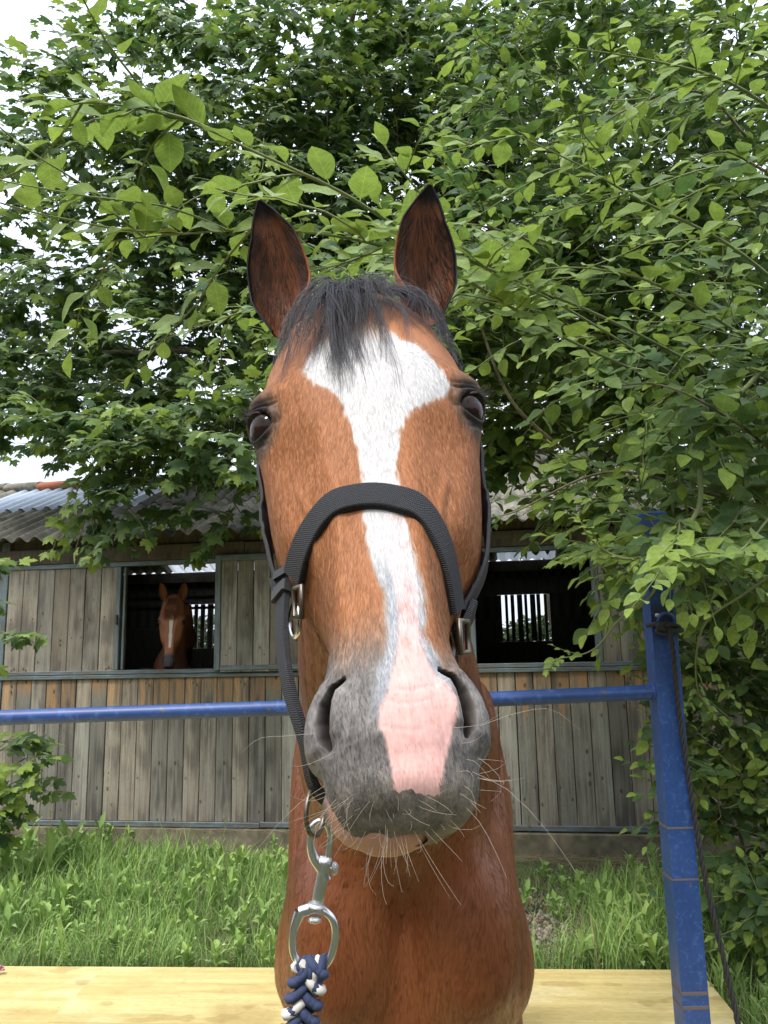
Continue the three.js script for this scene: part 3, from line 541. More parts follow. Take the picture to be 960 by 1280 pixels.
// distance field helpers for the bodies
const cap = (ax, ay, az, ra, bx, by, bz, rb) => { const dx = bx - ax, dy = by - ay, dz = bz - az, l2 = dx * dx + dy * dy + dz * dz; return (x, y, z) => { const t = clamp(((x - ax) * dx + (y - ay) * dy + (z - az) * dz) / l2); return Math.hypot(x - ax - dx * t, y - ay - dy * t, z - az - dz * t) - lerp(ra, rb, t); }; };
const ell = (cx, cy, cz, rx, ry, rz) => (x, y, z) => { const a = (x - cx) / rx, b = (y - cy) / ry, c = (z - cz) / rz, k = Math.hypot(a, b, c); return (k - 1) * Math.min(rx, ry, rz); };
function surfaceNet(prims, lo, hi, cell) { // prims: [field, blend]
  const nx = Math.ceil((hi[0] - lo[0]) / cell), ny = Math.ceil((hi[1] - lo[1]) / cell), nz = Math.ceil((hi[2] - lo[2]) / cell), F = new Float32Array((nx + 1) * (ny + 1) * (nz + 1)), at = (i, j, k) => (k * (ny + 1) + j) * (nx + 1) + i;
  const field = (x, y, z) => { let d = 1; for (const [f, k] of prims) { const e = f(x, y, z), h = clamp(0.5 + 0.5 * (d - e) / k); d = lerp(d, e, h) - k * h * (1 - h); } return d; };
  for (let k = 0; k <= nz; k++) for (let j = 0; j <= ny; j++) for (let i = 0; i <= nx; i++) F[at(i, j, k)] = field(lo[0] + i * cell, lo[1] + j * cell, lo[2] + k * cell);
  const id = new Int32Array(F.length).fill(-1), pos = [], idx = [], E = [[0, 1], [2, 3], [4, 5], [6, 7], [0, 2], [1, 3], [4, 6], [5, 7], [0, 4], [1, 5], [2, 6], [3, 7]];
  for (let k = 0; k < nz; k++) for (let j = 0; j < ny; j++) for (let i = 0; i < nx; i++) {
    const v = []; let m = 0; for (let q = 0; q < 8; q++) { v[q] = F[at(i + (q & 1), j + (q >> 1 & 1), k + (q >> 2))]; if (v[q] < 0) m |= 1 << q; }
    if (m === 0 || m === 255) continue;
    let x = 0, y = 0, z = 0, n = 0;
    for (const [a, b] of E) if ((v[a] < 0) !== (v[b] < 0)) { const t = v[a] / (v[a] - v[b]); x += lerp(a & 1, b & 1, t); y += lerp(a >> 1 & 1, b >> 1 & 1, t); z += lerp(a >> 2, b >> 2, t); n++; }
    id[at(i, j, k)] = pos.length / 3; pos.push(lo[0] + (i + x / n) * cell, lo[1] + (j + y / n) * cell, lo[2] + (k + z / n) * cell);
  }
  const quad = (a, b, c, d, f) => { if (a < 0 || b < 0 || c < 0 || d < 0) return; f ? idx.push(a, b, c, a, c, d) : idx.push(a, c, b, a, d, c); };
  for (let k = 1; k < nz; k++) for (let j = 1; j < ny; j++) for (let i = 1; i < nx; i++) {
    const s = F[at(i, j, k)] < 0;
    if (s !== F[at(i + 1, j, k)] < 0) quad(id[at(i, j - 1, k - 1)], id[at(i, j, k - 1)], id[at(i, j, k)], id[at(i, j - 1, k)], s);
    if (s !== F[at(i, j + 1, k)] < 0) quad(id[at(i - 1, j, k - 1)], id[at(i - 1, j, k)], id[at(i, j, k)], id[at(i, j, k - 1)], s);
    if (s !== F[at(i, j, k + 1)] < 0) quad(id[at(i - 1, j - 1, k)], id[at(i, j - 1, k)], id[at(i, j, k)], id[at(i - 1, j, k)], s);
  }
  const g = new THREE.BufferGeometry(), nor = [], e = cell * 0.5; g.setAttribute('position', new THREE.Float32BufferAttribute(pos, 3)); g.setIndex(idx);
  for (let q = 0; q < pos.length; q += 3) { const [x, y, z] = [pos[q], pos[q + 1], pos[q + 2]], a = field(x + e, y, z) - field(x - e, y, z), b = field(x, y + e, z) - field(x, y - e, z), c = field(x, y, z + e) - field(x, y, z - e), m = Math.hypot(a, b, c) || 1; nor.push(a / m, b / m, c / m); }
  g.setAttribute('normal', new THREE.Float32BufferAttribute(nor, 3)); return g;
}
// strand: a fine three-sided tapering tube
function strands(list, r0, r1 = r0 * 0.3, sides = 3) { return mergeGeometries(list.map((p) => tube(p, p.map((_, i) => lerp(r0, r1, i / (p.length - 1))), sides, false))); }

// ear: a cupped, leaf-shaped shell; side -1 or 1; returns geometry with vertex colours in head space
function ear(side, rand) {
  const NT = 44, NP = 28, B = V(side * 0.077, 0.078, -0.052), up = V(side * 0.015, 0.86, 0.5).normalize(), open = V(side * 0.30, -0.42, 0.86); open.addScaledVector(up, -open.dot(up)).normalize();
  const across = V().crossVectors(up, open).normalize(); if (across.x * side < 0) across.negate(); // towards the outer edge
  const L = 0.176, wid = [0.021, 0.027, 0.0335, 0.0385, 0.041, 0.0405, 0.0375, 0.032, 0.0245, 0.015, 0.003], pos = [], col = [], uv = [], idx = [];
  const at = (a, i) => { const f = a * 10, k = Math.min(9, Math.floor(f)), t = f - k, p = (n) => wid[clamp(n, 0, 10)]; return lerp(p(k), p(k + 1), t); };
  const c = [0, 0, 0], W = NP + 1;
  for (const inner of [0, 1]) for (let j = 0; j <= NT; j++) for (let i = 0; i <= NP; i++) {
    const t = j / NT, f = (i / NP * 2 - 1), w = at(t) - inner * 0.0022, lim = lerp(2.15, 1.35, sstep(0.0, 0.45, t)) , ph = f * lim, cen = -0.010 * Math.sin(t * 2.6) * 1 - 0.004 * t + (t > 0.75 ? -0.012 * (t - 0.75) * 4 : 0);
    const dep = w * lerp(1.0, 0.62, sstep(0.1, 0.8, t)), a = Math.sin(ph) * w, o = -Math.cos(ph) * dep + (f < 0 ? 0.004 * sstep(0.6, 0.1, t) : 0);
    const p = B.clone().addScaledVector(up, t * L * (inner && j === NT ? 0.995 : 1)).addScaledVector(across, a - cen * 1.0).addScaledVector(open, o + 0.010 * t * t);
    pos.push(p.x, p.y, p.z); uv.push(i / NP, t);
    const h = N3(p.x * 500, p.y * 120, p.z * 500), edge = sstep(0.80, 0.97, Math.abs(f)), medial = sstep(-0.35, -0.8, f);
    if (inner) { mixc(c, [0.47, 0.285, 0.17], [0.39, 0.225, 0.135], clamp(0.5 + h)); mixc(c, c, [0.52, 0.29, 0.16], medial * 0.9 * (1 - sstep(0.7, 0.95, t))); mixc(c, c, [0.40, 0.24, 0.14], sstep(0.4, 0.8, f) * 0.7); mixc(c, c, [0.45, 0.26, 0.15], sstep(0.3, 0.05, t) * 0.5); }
    else { mixc(c, [0.50, 0.29, 0.16], [0.42, 0.23, 0.13], clamp(0.5 + h)); }
    mixc(c, c, [0.07, 0.055, 0.05], Math.max(f > 0 ? edge : edge * sstep(0.5, 0.8, t), sstep(0.80, 0.95, t + 0.04 * h)));
    for (let k = 0; k < 3; k++) col.push(Math.pow(c[k] * (1 + 0.2 * h), 2.2));
  }
  const S = W * (NT + 1), flip = side < 0;
  for (let j = 0; j < NT; j++) for (let i = 0; i < NP; i++) { const q = j * W + i; idx.push(q, q + 1, q + W, q + 1, q + W + 1, q + W, q + S, q + S + W, q + S + 1, q + S + 1, q + S + W, q + S + W + 1); }
  for (let j = 0; j < NT; j++) for (const i of [0, NP]) { const q = j * W + i; idx.push(q, q + W, q + S, q + S, q + W, q + S + W); }
  const g = new THREE.BufferGeometry(); g.setAttribute('position', new THREE.Float32BufferAttribute(pos, 3)); g.setAttribute('color', new THREE.Float32BufferAttribute(col, 3)); g.setAttribute('uv', new THREE.Float32BufferAttribute(uv, 2)); g.setIndex(idx); g.computeVertexNormals();
  // hair inside the cup
  const hair = [];
  for (let n = 0; n < 1100; n++) {
    const t = 0.05 + rand() * 0.72, f = (rand() * 2 - 1) * 0.93, w = at(t) - 0.0024, lim = lerp(2.15, 1.35, sstep(0.0, 0.45, t)), ph = f * lim, dep = w * lerp(1.0, 0.62, sstep(0.1, 0.8, t));
    const cen = -0.010 * Math.sin(t * 2.6) - 0.004 * t, p = B.clone().addScaledVector(up, t * L).addScaledVector(across, Math.sin(ph) * w - cen).addScaledVector(open, -Math.cos(ph) * dep + 0.010 * t * t);
    const d = across.clone().multiplyScalar(-f * (0.5 + 0.3 * rand())).addScaledVector(up, 0.75 + 0.3 * rand()).addScaledVector(open, 0.15 + 0.35 * rand()), l = 0.010 + 0.016 * rand();
    hair.push([p, p.clone().addScaledVector(d, l * 0.5), p.clone().addScaledVector(d, l).addScaledVector(open, -0.15 * l)]);
  }
  return [g, hair];
}

// ---------------------------------------------------------------- the bay horse
const HP = V(-0.0233, 1.88, -0.745);
const headM = new THREE.Matrix4().makeTranslation(HP.x, HP.y, HP.z).multiply(new THREE.Matrix4().makeRotationZ(4.3 * RAD)).multiply(new THREE.Matrix4().makeRotationX(-35 * RAD));
const bay = thing('horse', 'bay horse with broad white blaze and pink nose wearing a black headcollar', 'horse');
const hw = (p) => p.applyMatrix4(headM);
function nonIndexed(g) { return g; }
function pad(g, color) { // give a part the attributes the merged body needs
  const n = g.attributes.position.count; if (!g.attributes.uv) g.setAttribute('uv', new THREE.BufferAttribute(new Float32Array(n * 2), 2));
  if (!g.attributes.color) { const c = new Float32Array(n * 3); for (let i = 0; i < n; i++) c.set(color, i * 3); g.setAttribute('color', new THREE.BufferAttribute(c, 3)); } return g;
}
function chin(cx, cs, cz, rx, rs_, rz, paint) { // lower lip and chin in head space
  const g = new THREE.SphereGeometry(1, 72, 56), p = g.attributes.position, col = []; const c = [0, 0, 0];
  for (let i = 0; i < p.count; i++) {
    const x = p.getX(i), y = p.getY(i), z = p.getZ(i), k = 1 + 0.05 * fbm(x * 4, y * 4, z * 4, 3);
    p.setXYZ(i, cx + x * rx * k * (1 - 0.12 * Math.max(0, -y)), -cs + y * rs_ * k, cz + z * rz * k - 0.010 * Math.max(0, y)); paint(x, y, z, c, p.getX(i), -p.getY(i), p.getZ(i)); for (let q = 0; q < 3; q++) col.push(Math.pow(c[q], 2.2));
  }
  g.setAttribute('color', new THREE.Float32BufferAttribute(col, 3)); g.computeVertexNormals(); return g;
}
{
  const r = rng(91);
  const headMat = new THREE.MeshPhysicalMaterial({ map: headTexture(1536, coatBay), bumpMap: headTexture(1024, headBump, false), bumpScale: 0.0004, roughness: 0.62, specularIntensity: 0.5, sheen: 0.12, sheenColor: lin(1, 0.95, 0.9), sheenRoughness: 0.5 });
  const coatNoise = texture(512, 512, (u, v, c) => { const a = N3(u * 200, v * 60, 1), b = fbm(u * 6, v * 6, 4, 3); c[0] = c[1] = c[2] = 0.86 + 0.12 * a + 0.16 * b; });
  const bodyMat = new THREE.MeshPhysicalMaterial({ vertexColors: true, roughness: 0.4, specularIntensity: 0.7, sheen: 0.05, sheenColor: lin(1, 0.85, 0.7), sheenRoughness: 0.45 });
  const skinMat = new THREE.MeshPhysicalMaterial({ vertexColors: true, roughness: 0.6, specularIntensity: 0.45 });
  const X = 0.018, prims = [];
  const add = (k, ...f) => f.forEach((e) => prims.push([e, k]));
  const two = (k, f) => { add(k, f(-1)); add(k, f(1)); };
  add(0.08, cap(-0.035, 1.88, -0.95, 0.07, -0.01, 1.76, -1.22, 0.075), cap(-0.01, 1.76, -1.22, 0.075, X, 1.60, -1.62, 0.10)); // crest of the neck
  add(0.08, cap(-0.025, 1.70, -0.90, 0.075, 0.0, 1.50, -1.10, 0.09), cap(0.0, 1.50, -1.10, 0.09, X, 1.28, -1.34, 0.13)); // throat side
  two(0.08, (k) => cap(-0.01 + k * 0.012, 1.62, -1.06, 0.075, X + k * 0.06, 1.38, -1.40, 0.115));
  two(0.028, (k) => ell(X + k * 0.088, 1.10, -1.335, 0.098, 0.16, 0.125)); two(0.03, (k) => cap(X + k * 0.045, 1.30, -1.27, 0.05, X + k * 0.10, 1.06, -1.27, 0.055)); // breast
  add(0.05, ell(X, 0.97, -1.36, 0.13, 0.17, 0.11)); two(0.07, (k) => cap(X + k * 0.112, 1.04, -1.40, 0.080, X + k * 0.11, 1.42, -1.66, 0.09)); // shoulder blade
  two(0.07, (k) => cap(X + k * 0.115, 1.03, -1.40, 0.078, X + k * 0.125, 0.86, -1.58, 0.078)); // upper arm
  add(0.10, ell(X, 1.16, -2.02, 0.25, 0.35, 0.62), ell(X, 1.24, -2.55, 0.25, 0.31, 0.36)); // barrel, croup
  two(0.06, (k) => cap(X + k * 0.125, 0.86, -1.54, 0.075, X + k * 0.13, 0.54, -1.47, 0.052)); // forearm
  two(0.03, (k) => cap(X + k * 0.145, 0.54, -1.47, 0.048, X + k * 0.145, 0.24, -1.47, 0.032)); two(0.02, (k) => cap(X + k * 0.145, 0.25, -1.47, 0.036, X + k * 0.145, 0.14, -1.43, 0.036)); two(0.015, (k) => cap(X + k * 0.145, 0.13, -1.42, 0.043, X + k * 0.145, 0.105, -1.405, 0.05));
  two(0.08, (k) => cap(X + k * 0.13, 1.08, -2.55, 0.17, X + k * 0.14, 0.80, -2.52, 0.105)); two(0.05, (k) => cap(X + k * 0.14, 0.80, -2.52, 0.095, X + k * 0.135, 0.60, -2.78, 0.05));
  two(0.03, (k) => cap(X + k * 0.135, 0.60, -2.79, 0.05, X + k * 0.135, 0.26, -2.72, 0.034)); two(0.02, (k) => cap(X + k * 0.135, 0.26, -2.72, 0.037, X + k * 0.135, 0.14, -2.66, 0.036)); two(0.015, (k) => cap(X + k * 0.135, 0.13, -2.65, 0.043, X + k * 0.135, 0.105, -2.635, 0.05));
  const bodyG = surfaceNet(prims, [-0.36, 0.05, -3.0], [0.42, 2.02, -0.78], 0.0155);
  { const p = bodyG.attributes.position, col = [], uv = [], c = [0, 0, 0];
    for (let i = 0; i < p.count; i++) {
      const x = p.getX(i), y = p.getY(i), z = p.getZ(i), b = fbm(x * 5, y * 5, z * 5, 4), f = fbm(x * 30, y * 8, z * 30, 3);
      mixc(c, [0.50, 0.30, 0.185], [0.395, 0.225, 0.135], clamp(0.5 + b * 1.3 + f * 0.5)); mixc(c, c, [0.08, 0.065, 0.06], sstep(0.72, 0.55, y + 0.04 * b)); if (y < 0.125) mixc(c, [0.1, 0.09, 0.08], [0.16, 0.14, 0.12], clamp(0.5 + f));
      for (let k = 0; k < 3; k++) col.push(Math.pow(c[k], 2.2)); uv.push(x * 1.3, (y + z) * 1.3);
      // veins and muscle relief
      const n = bodyG.attributes.normal, d = 0.003 * f + 0.010 * fbm(x * 7, y * 5, z * 7, 3); p.setXYZ(i, x + n.getX(i) * d, y + n.getY(i) * d, z + n.getZ(i) * d);
    }
    bodyG.setAttribute('color', new THREE.Float32BufferAttribute(col, 3)); bodyG.setAttribute('uv', new THREE.Float32BufferAttribute(uv, 2)); }
  bodyMat.bumpMap = (() => { const t = coatNoise; t.repeat.set(1.6, 1.6); return t; })(); bodyMat.bumpScale = 0.002;
  const headG = pad(gridGeometry(HG).applyMatrix4(headM), [1, 1, 1]);
  const chinG = pad(chin(-0.010, 0.4865, -0.050, 0.041, 0.0275, 0.037, (x, y, z, c, X_, S_) => { const h = fbm(X_ * 90, S_ * 90, z, 3); mixc(c, [0.80, 0.60, 0.54], [0.74, 0.535, 0.475], clamp(0.5 + h * 2)); mixc(c, c, [0.36, 0.33, 0.31], sstep(-0.75, -1.0, x - 0.2 * y)); }).applyMatrix4(headM));
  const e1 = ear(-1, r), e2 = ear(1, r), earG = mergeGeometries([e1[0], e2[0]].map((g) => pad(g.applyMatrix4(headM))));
  const merged = mergeGeometries([bodyG, headG, chinG, earG], true);
  merged.groups.forEach((g, i) => { g.materialIndex = [0, 1, 2, 2][i]; });
  mesh('body', merged, [bodyMat, headMat, skinMat], bay);
  // eyes
  for (const k of [-1, 1]) {
    const N = V(k * 0.72, 0.06, 0.69).normalize(), C0 = V(k * EYE[0], -EYE[1], EYE[2]).addScaledVector(N, -0.0138).add(V(k * 0.001, 0.003, 0.001));
    const eyeG = new THREE.SphereGeometry(0.0215, 40, 28), p = eyeG.attributes.position, col = [];
    for (let i = 0; i < p.count; i++) { const d = V(p.getX(i), p.getY(i), p.getZ(i)).normalize(), f = d.dot(N); const iris = sstep(0.70, 0.74, f), up = Math.abs(d.y) * 1.0, pupil = iris * sstep(0.26, 0.20, Math.hypot(up * 1.5, Math.sqrt(Math.max(0, 1 - f * f)) * 0.62)); const c = [0, 0, 0]; mixc(c, [0.020, 0.014, 0.011], [0.030, 0.014, 0.008], iris); mixc(c, c, [0.003, 0.003, 0.004], pupil); col.push(...c); }
    eyeG.setAttribute('color', new THREE.Float32BufferAttribute(col, 3));
    mesh('eye', eyeG.translate(C0.x, C0.y, C0.z).applyMatrix4(headM), new THREE.MeshPhysicalMaterial({ vertexColors: true, roughness: 0.03, ior: 1.38, specularIntensity: 0.6 }), bay);
    const lash = []; for (let n = 0; n < 26; n++) { const a = -0.016 + 0.03 * n / 25, A = V(-0.40 * k, -0.62, 0.675), Bv = V(0.15 * k, 0.68, 0.715), q = V(k * EYE[0], -EYE[1], EYE[2]).addScaledVector(A, a).addScaledVector(Bv, 0.0125 * Math.sqrt(Math.max(0.05, 1 - (a / 0.0205) ** 2))).addScaledVector(N, 0.003), d = N.clone().addScaledVector(Bv, -0.5 - 0.2 * r()).addScaledVector(A, a * 25), l = 0.014 + 0.008 * r(); lash.push([q, q.clone().addScaledVector(d, l * 0.55), q.clone().addScaledVector(d, l).addScaledVector(Bv, l * 0.25)].map(hw)); }
    mesh('eyelashes', strands(lash, 0.0003, 0.00012), std(lin(0.03, 0.022, 0.02), 0.6), bay, 'stuff');
  }
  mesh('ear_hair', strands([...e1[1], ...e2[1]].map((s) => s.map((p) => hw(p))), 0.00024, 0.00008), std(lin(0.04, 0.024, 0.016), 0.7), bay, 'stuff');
  // forelock
  const forelockMats = [std(lin(0.030, 0.026, 0.030), 0.38), std(lin(0.018, 0.016, 0.018), 0.4), std(lin(0.042, 0.034, 0.038), 0.4)];
  const tufts = [ // root x, end x, end s, count, spread
    [-0.005, -0.012, 0.110, 200, 0.018], [-0.015, -0.034, 0.100, 170, 0.018], [-0.025, -0.056, 0.075, 80, 0.016], [-0.03, -0.078, 0.115, 46, 0.006], [-0.03, -0.092, 0.03, 70, 0.014],
    [0.005, 0.008, 0.085, 130, 0.018], [0.02, 0.034, 0.03, 80, 0.014], [0.03, 0.072, 0.024, 85, 0.014], [0.035, 0.100, 0.025, 80, 0.012], [0.04, 0.112, 0.04, 40, 0.01], [0.005, 0.05, 0.15, 14, 0.02], [-0.005, 0.02, 0.14, 18, 0.02], [-0.015, -0.02, 0.15, 20, 0.012]];
  const groups = [[], [], []], q = V(), n = V();
  for (const [rx, ex, es, cnt, spread] of tufts) for (let left = cnt; left > 0;) {
    const m = Math.min(left, 4 + (r() * 14 | 0)); left -= m; // one lock of hair
    const cx0 = rx + (r() - 0.5) * 0.04, cs0 = -0.100 + r() * 0.04, cx1 = ex + (r() - 0.5) * 2 * spread, cl = 0.55 + 0.55 * r(), bend = (r() - 0.5) * 0.03, cph = r() * 6, clift = 0.004 + 0.02 * r(), tone = (r() * 3) | 0, curl = 0.001 + 0.003 * r();
    for (let i = 0; i < m; i++) {
      const x0 = cx0 + (r() - 0.5) * 0.012, s0 = cs0 + (r() - 0.5) * 0.012, stray = r() < 0.06 ? 4 : 1, x1 = cx1 + (r() - 0.5) * 0.012 * stray, ll = cl * (0.8 + 0.25 * r()), s1 = s0 + (es - s0) * ll, lift = clift + 0.005 * r() * stray, pts = [];
      for (let k = 0; k <= 9; k++) {
        const t = k / 9, e = t * t * (3 - 2 * t) * 0.55 + t * 0.45, x = lerp(x0, lerp(x0, x1, 0.35 + 0.65 * ll), e) + bend * Math.sin(t * 3.1) + curl * Math.sin(t * 8 + cph) * t, s = lerp(s0, s1, t * (0.75 + 0.25 * t)), xc = clamp(x, -0.106, 0.106);
        headOver(xc, s, q, n); const h = lift * Math.sin(Math.PI * Math.min(1, t * 1.02 + 0.05)) * (1 - 0.3 * t) + 0.002 + 0.003 * (1 - t); pts.push(hw(q.clone().addScaledVector(n, h).add(V(x - xc, 0.004 * Math.sin(Math.PI * t), 0)))); }
      groups[r() < 0.75 ? tone : (r() * 3) | 0].push(pts);
    }
  }
  groups.forEach((gp, i) => mesh('forelock', strands(gp, 0.00031, 0.0001), forelockMats[i], bay, 'stuff'));
  // mane along the crest behind the ears
  const mane = []; for (let i = 0; i < 420; i++) { const t = r(), z = lerp(-0.93, -1.6, t), y = lerp(1.935, 1.70, t), x = lerp(-0.03, 0.03, t), d = 0.09 + 0.03 * r(), k = 1; mane.push([V(x + (r() - 0.5) * 0.03, y - 0.02, z), V(x + k * 0.05, y + 0.015 - 0.02 * r(), z - 0.01), V(x + k * d, y - 0.07, z - 0.02 + 0.02 * r()), V(x + k * (d + 0.012), y - 0.2 - 0.06 * r(), z - 0.02 + 0.03 * r())]); }
  mesh('mane', strands(mane.map((p) => spline(p, 6)), 0.0012, 0.0004), forelockMats[1], bay, 'stuff');
  { const tl = []; for (let i = 0; i < 160; i++) { const a = (r() - 0.5) * 0.05; tl.push(spline([V(X + a * 0.4, 1.36, -2.88), V(X + a, 1.2, -2.98), V(X + a * 2, 0.8, -3.0 + (r() - 0.5) * 0.05), V(X + a * 2.4, 0.45 + 0.1 * r(), -2.99 + (r() - 0.5) * 0.06)], 8)); } mesh('tail', strands(tl, 0.0022, 0.0006), forelockMats[1], bay, 'stuff'); }
  // whiskers
  const wh = [];
  for (let i = 0; i < 70; i++) { // chin and lower lip
    const a = (r() - 0.5) * 2.6, el = -0.15 - 1.1 * r(), dx = Math.sin(a) * Math.cos(el), dz = Math.cos(a) * Math.cos(el) * 0.9, dy = Math.sin(el), p = V(-0.009 + 0.036 * dx, -0.484 + 0.029 * dy, -0.050 + 0.035 * dz), l = 0.016 + 0.034 * r() * r() + (r() < 0.15 ? 0.02 : 0), d = V(dx, dy * 0.9 - 0.25, dz).normalize(), b = V(r() - 0.5, r() - 0.7, r() - 0.3).multiplyScalar(l * 0.6);
    wh.push([p, p.clone().addScaledVector(d, l * 0.4), p.clone().addScaledVector(d, l * 0.75).addScaledVector(b, 0.5), p.clone().addScaledVector(d, l * 0.9).add(b)].map(hw));
  }
  for (let i = 0; i < 28; i++) { // upper lip sides
    const k = r() < 0.35 ? -1 : 1, x = k * (0.030 + 0.022 * r()), s = 0.455 + 0.048 * r(); headOver(x, s, q, n); const l = 0.014 + 0.04 * r() * r() + (r() < 0.12 ? 0.03 : 0), d = n.clone().add(V(k * 0.2 + 0.6 * (r() - 0.5), -0.45 + 1.0 * (r() - 0.5), 0.8 * (r() - 0.5))).normalize(), b = V(r() - 0.5, 0.3 - r(), r() - 0.5).multiplyScalar(l * 0.9), p = q.clone();
    wh.push([p, p.clone().addScaledVector(d, l * 0.4), p.clone().addScaledVector(d, l * 0.75).addScaledVector(b, 0.45), p.clone().addScaledVector(d, l * 0.95).add(b)].map(hw));
  }
  for (const [k, s, up, l] of [[1, 0.455, 0.1, 0.06], [-1, 0.45, -0.1, 0.045]]) { headOver(k * 0.052, s, q, n); const p = q.clone(); wh.push(spline([p, p.clone().add(V(k * l * 0.4, up * l * 0.5, 0.1 * l)), p.clone().add(V(k * l * 0.75, up * l * 0.5, 0.1 * l)), p.clone().add(V(k * l, up * l * 0.1 - 0.2 * l, 0.05 * l))], 8).map(hw)); }
  mesh('whiskers', strands(wh.map((p) => p.length < 6 ? spline(p, 6) : p), 0.00012, 0.00005), std(lin(0.40, 0.34, 0.26), 0.5), bay, 'stuff');
  // short coat hair: one flat tapering blade each, lying along the coat
  const HP_ = [], HN = [], HC = [], c = [0, 0, 0], a1 = V(), sd = V(), tip = V(), nn = V(), lin1 = (v) => Math.pow(Math.max(0, v), 2.2);
  const blade = (p, nrm, dir, len, wid, lift, col) => {
    dir.addScaledVector(nrm, -dir.dot(nrm)).normalize(); sd.crossVectors(dir, nrm).normalize(); tip.copy(p).addScaledVector(dir, len).addScaledVector(nrm, len * lift); nn.copy(nrm).addScaledVector(dir, 0.25).addScaledVector(sd, (r() - 0.5) * 0.28).normalize();
    HP_.push(p.x - sd.x * wid, p.y - sd.y * wid, p.z - sd.z * wid, p.x + sd.x * wid, p.y + sd.y * wid, p.z + sd.z * wid, tip.x, tip.y, tip.z); for (let i = 0; i < 3; i++) { HN.push(nn.x, nn.y, nn.z); HC.push(...col); }
  };
  const W = HG.NU + 1, cum = []; let tot = 0;
  for (let j = 0; j < HG.NS; j++) for (let i = 0; i < HG.NU; i++) { const o = (j * W + i) * 3, P = HG.pos, z = P[o + 2]; let A = 0; if (z > -0.14) A = Math.hypot(P[o + 3] - P[o], P[o + 4] - P[o + 1], P[o + 5] - P[o + 2]) * Math.hypot(P[o + W * 3] - P[o], P[o + W * 3 + 1] - P[o + 1], P[o + W * 3 + 2] - P[o + 2]); tot += A; cum.push(tot); }
  const cols = [0, 0, 0], dir = V();
  for (let i = 0; i < 150000; i++) {
    const v = r() * tot; let lo = 0, hi = cum.length - 1; while (lo < hi) { const m = (lo + hi) >> 1; if (cum[m] < v) lo = m + 1; else hi = m; }
    const wf = ((lo % HG.NU) + r()) / HG.NU, tf = (Math.floor(lo / HG.NU) + r()) / HG.NS; headAt(wf, tf, q, n); const s = -q.y, ax = Math.abs(q.x);
    if (s > 0.505 || nostrilDist(ax, s) < 0.003 && s > 0.4) continue; if (Math.hypot(ax - EYE[0], s - EYE[1], q.z - EYE[2]) < 0.021) continue;
    const muz = sstep(0.39, 0.44, s); if (muz > 0.5 && r() < 0.35) continue; if (s > 0.38 && polyDist(PINK, q.x, s) > 0.001 && r() < 0.85) continue;
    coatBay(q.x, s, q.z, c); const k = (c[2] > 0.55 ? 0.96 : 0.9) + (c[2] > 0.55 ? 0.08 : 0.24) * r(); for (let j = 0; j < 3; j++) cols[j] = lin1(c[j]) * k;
    dir.set(q.x * 3 + 0.35 * (r() - 0.5), s < 0.09 ? lerp(-0.3, 1, sstep(0.09, 0.02, s)) : -1, 0).add(V((r() - 0.5) * 0.3, 0, 0)); const pw = hw(q.clone()), nw = n.clone().transformDirection(headM);
    blade(pw, nw, dir.transformDirection(headM), lerp(0.0065, 0.003, muz) * (0.6 + 0.7 * r()), 0.00016, lerp(0.10, 0.3, muz) * (0.4 + r()), cols);
  }
  // chest and neck
  const bi = bodyG.index.array, bp = bodyG.attributes.position, bn = bodyG.attributes.normal, bc = bodyG.attributes.color, tri = [];
  for (let t = 0; t < bi.length; t += 3) { const i = bi[t]; if (bp.getZ(i) > -1.7 && bp.getY(i) > 0.85 && bn.getZ(i) > -0.35) tri.push(t); }
  for (let i = 0; i < 110000; i++) {
    const t = tri[(r() * tri.length) | 0]; let u = r(), v = r(); if (u + v > 1) { u = 1 - u; v = 1 - v; } const w = 1 - u - v, A = bi[t], B = bi[t + 1], D = bi[t + 2];
    q.set(bp.getX(A) * w + bp.getX(B) * u + bp.getX(D) * v, bp.getY(A) * w + bp.getY(B) * u + bp.getY(D) * v, bp.getZ(A) * w + bp.getZ(B) * u + bp.getZ(D) * v); n.set(bn.getX(A) * w + bn.getX(B) * u + bn.getX(D) * v, bn.getY(A) * w + bn.getY(B) * u + bn.getY(D) * v, bn.getZ(A) * w + bn.getZ(B) * u + bn.getZ(D) * v).normalize();
    const k = 0.75 + 0.5 * r(); cols[0] = bc.getX(A) * k; cols[1] = bc.getY(A) * k; cols[2] = bc.getZ(A) * k; const sw = N3(q.x * 9, q.y * 9, q.z * 9);
    blade(q, n, dir.set((q.x - X) * 3 + sw * 1.2 + 0.3 * (r() - 0.5), -1, -0.3 * Math.abs(q.x - X) * 8), 0.012 * (0.6 + 0.7 * r()), 0.0003, 0.08 * r(), cols);
  }
  const fur = new THREE.BufferGeometry(); fur.setAttribute('position', new THREE.Float32BufferAttribute(HP_, 3)); fur.setAttribute('normal', new THREE.Float32BufferAttribute(HN, 3)); fur.setAttribute('color', new THREE.Float32BufferAttribute(HC, 3));
  mesh('coat_hair', fur, new THREE.MeshPhysicalMaterial({ vertexColors: true, roughness: 0.5, specularIntensity: 0.45, side: THREE.DoubleSide }), bay, 'stuff');
}

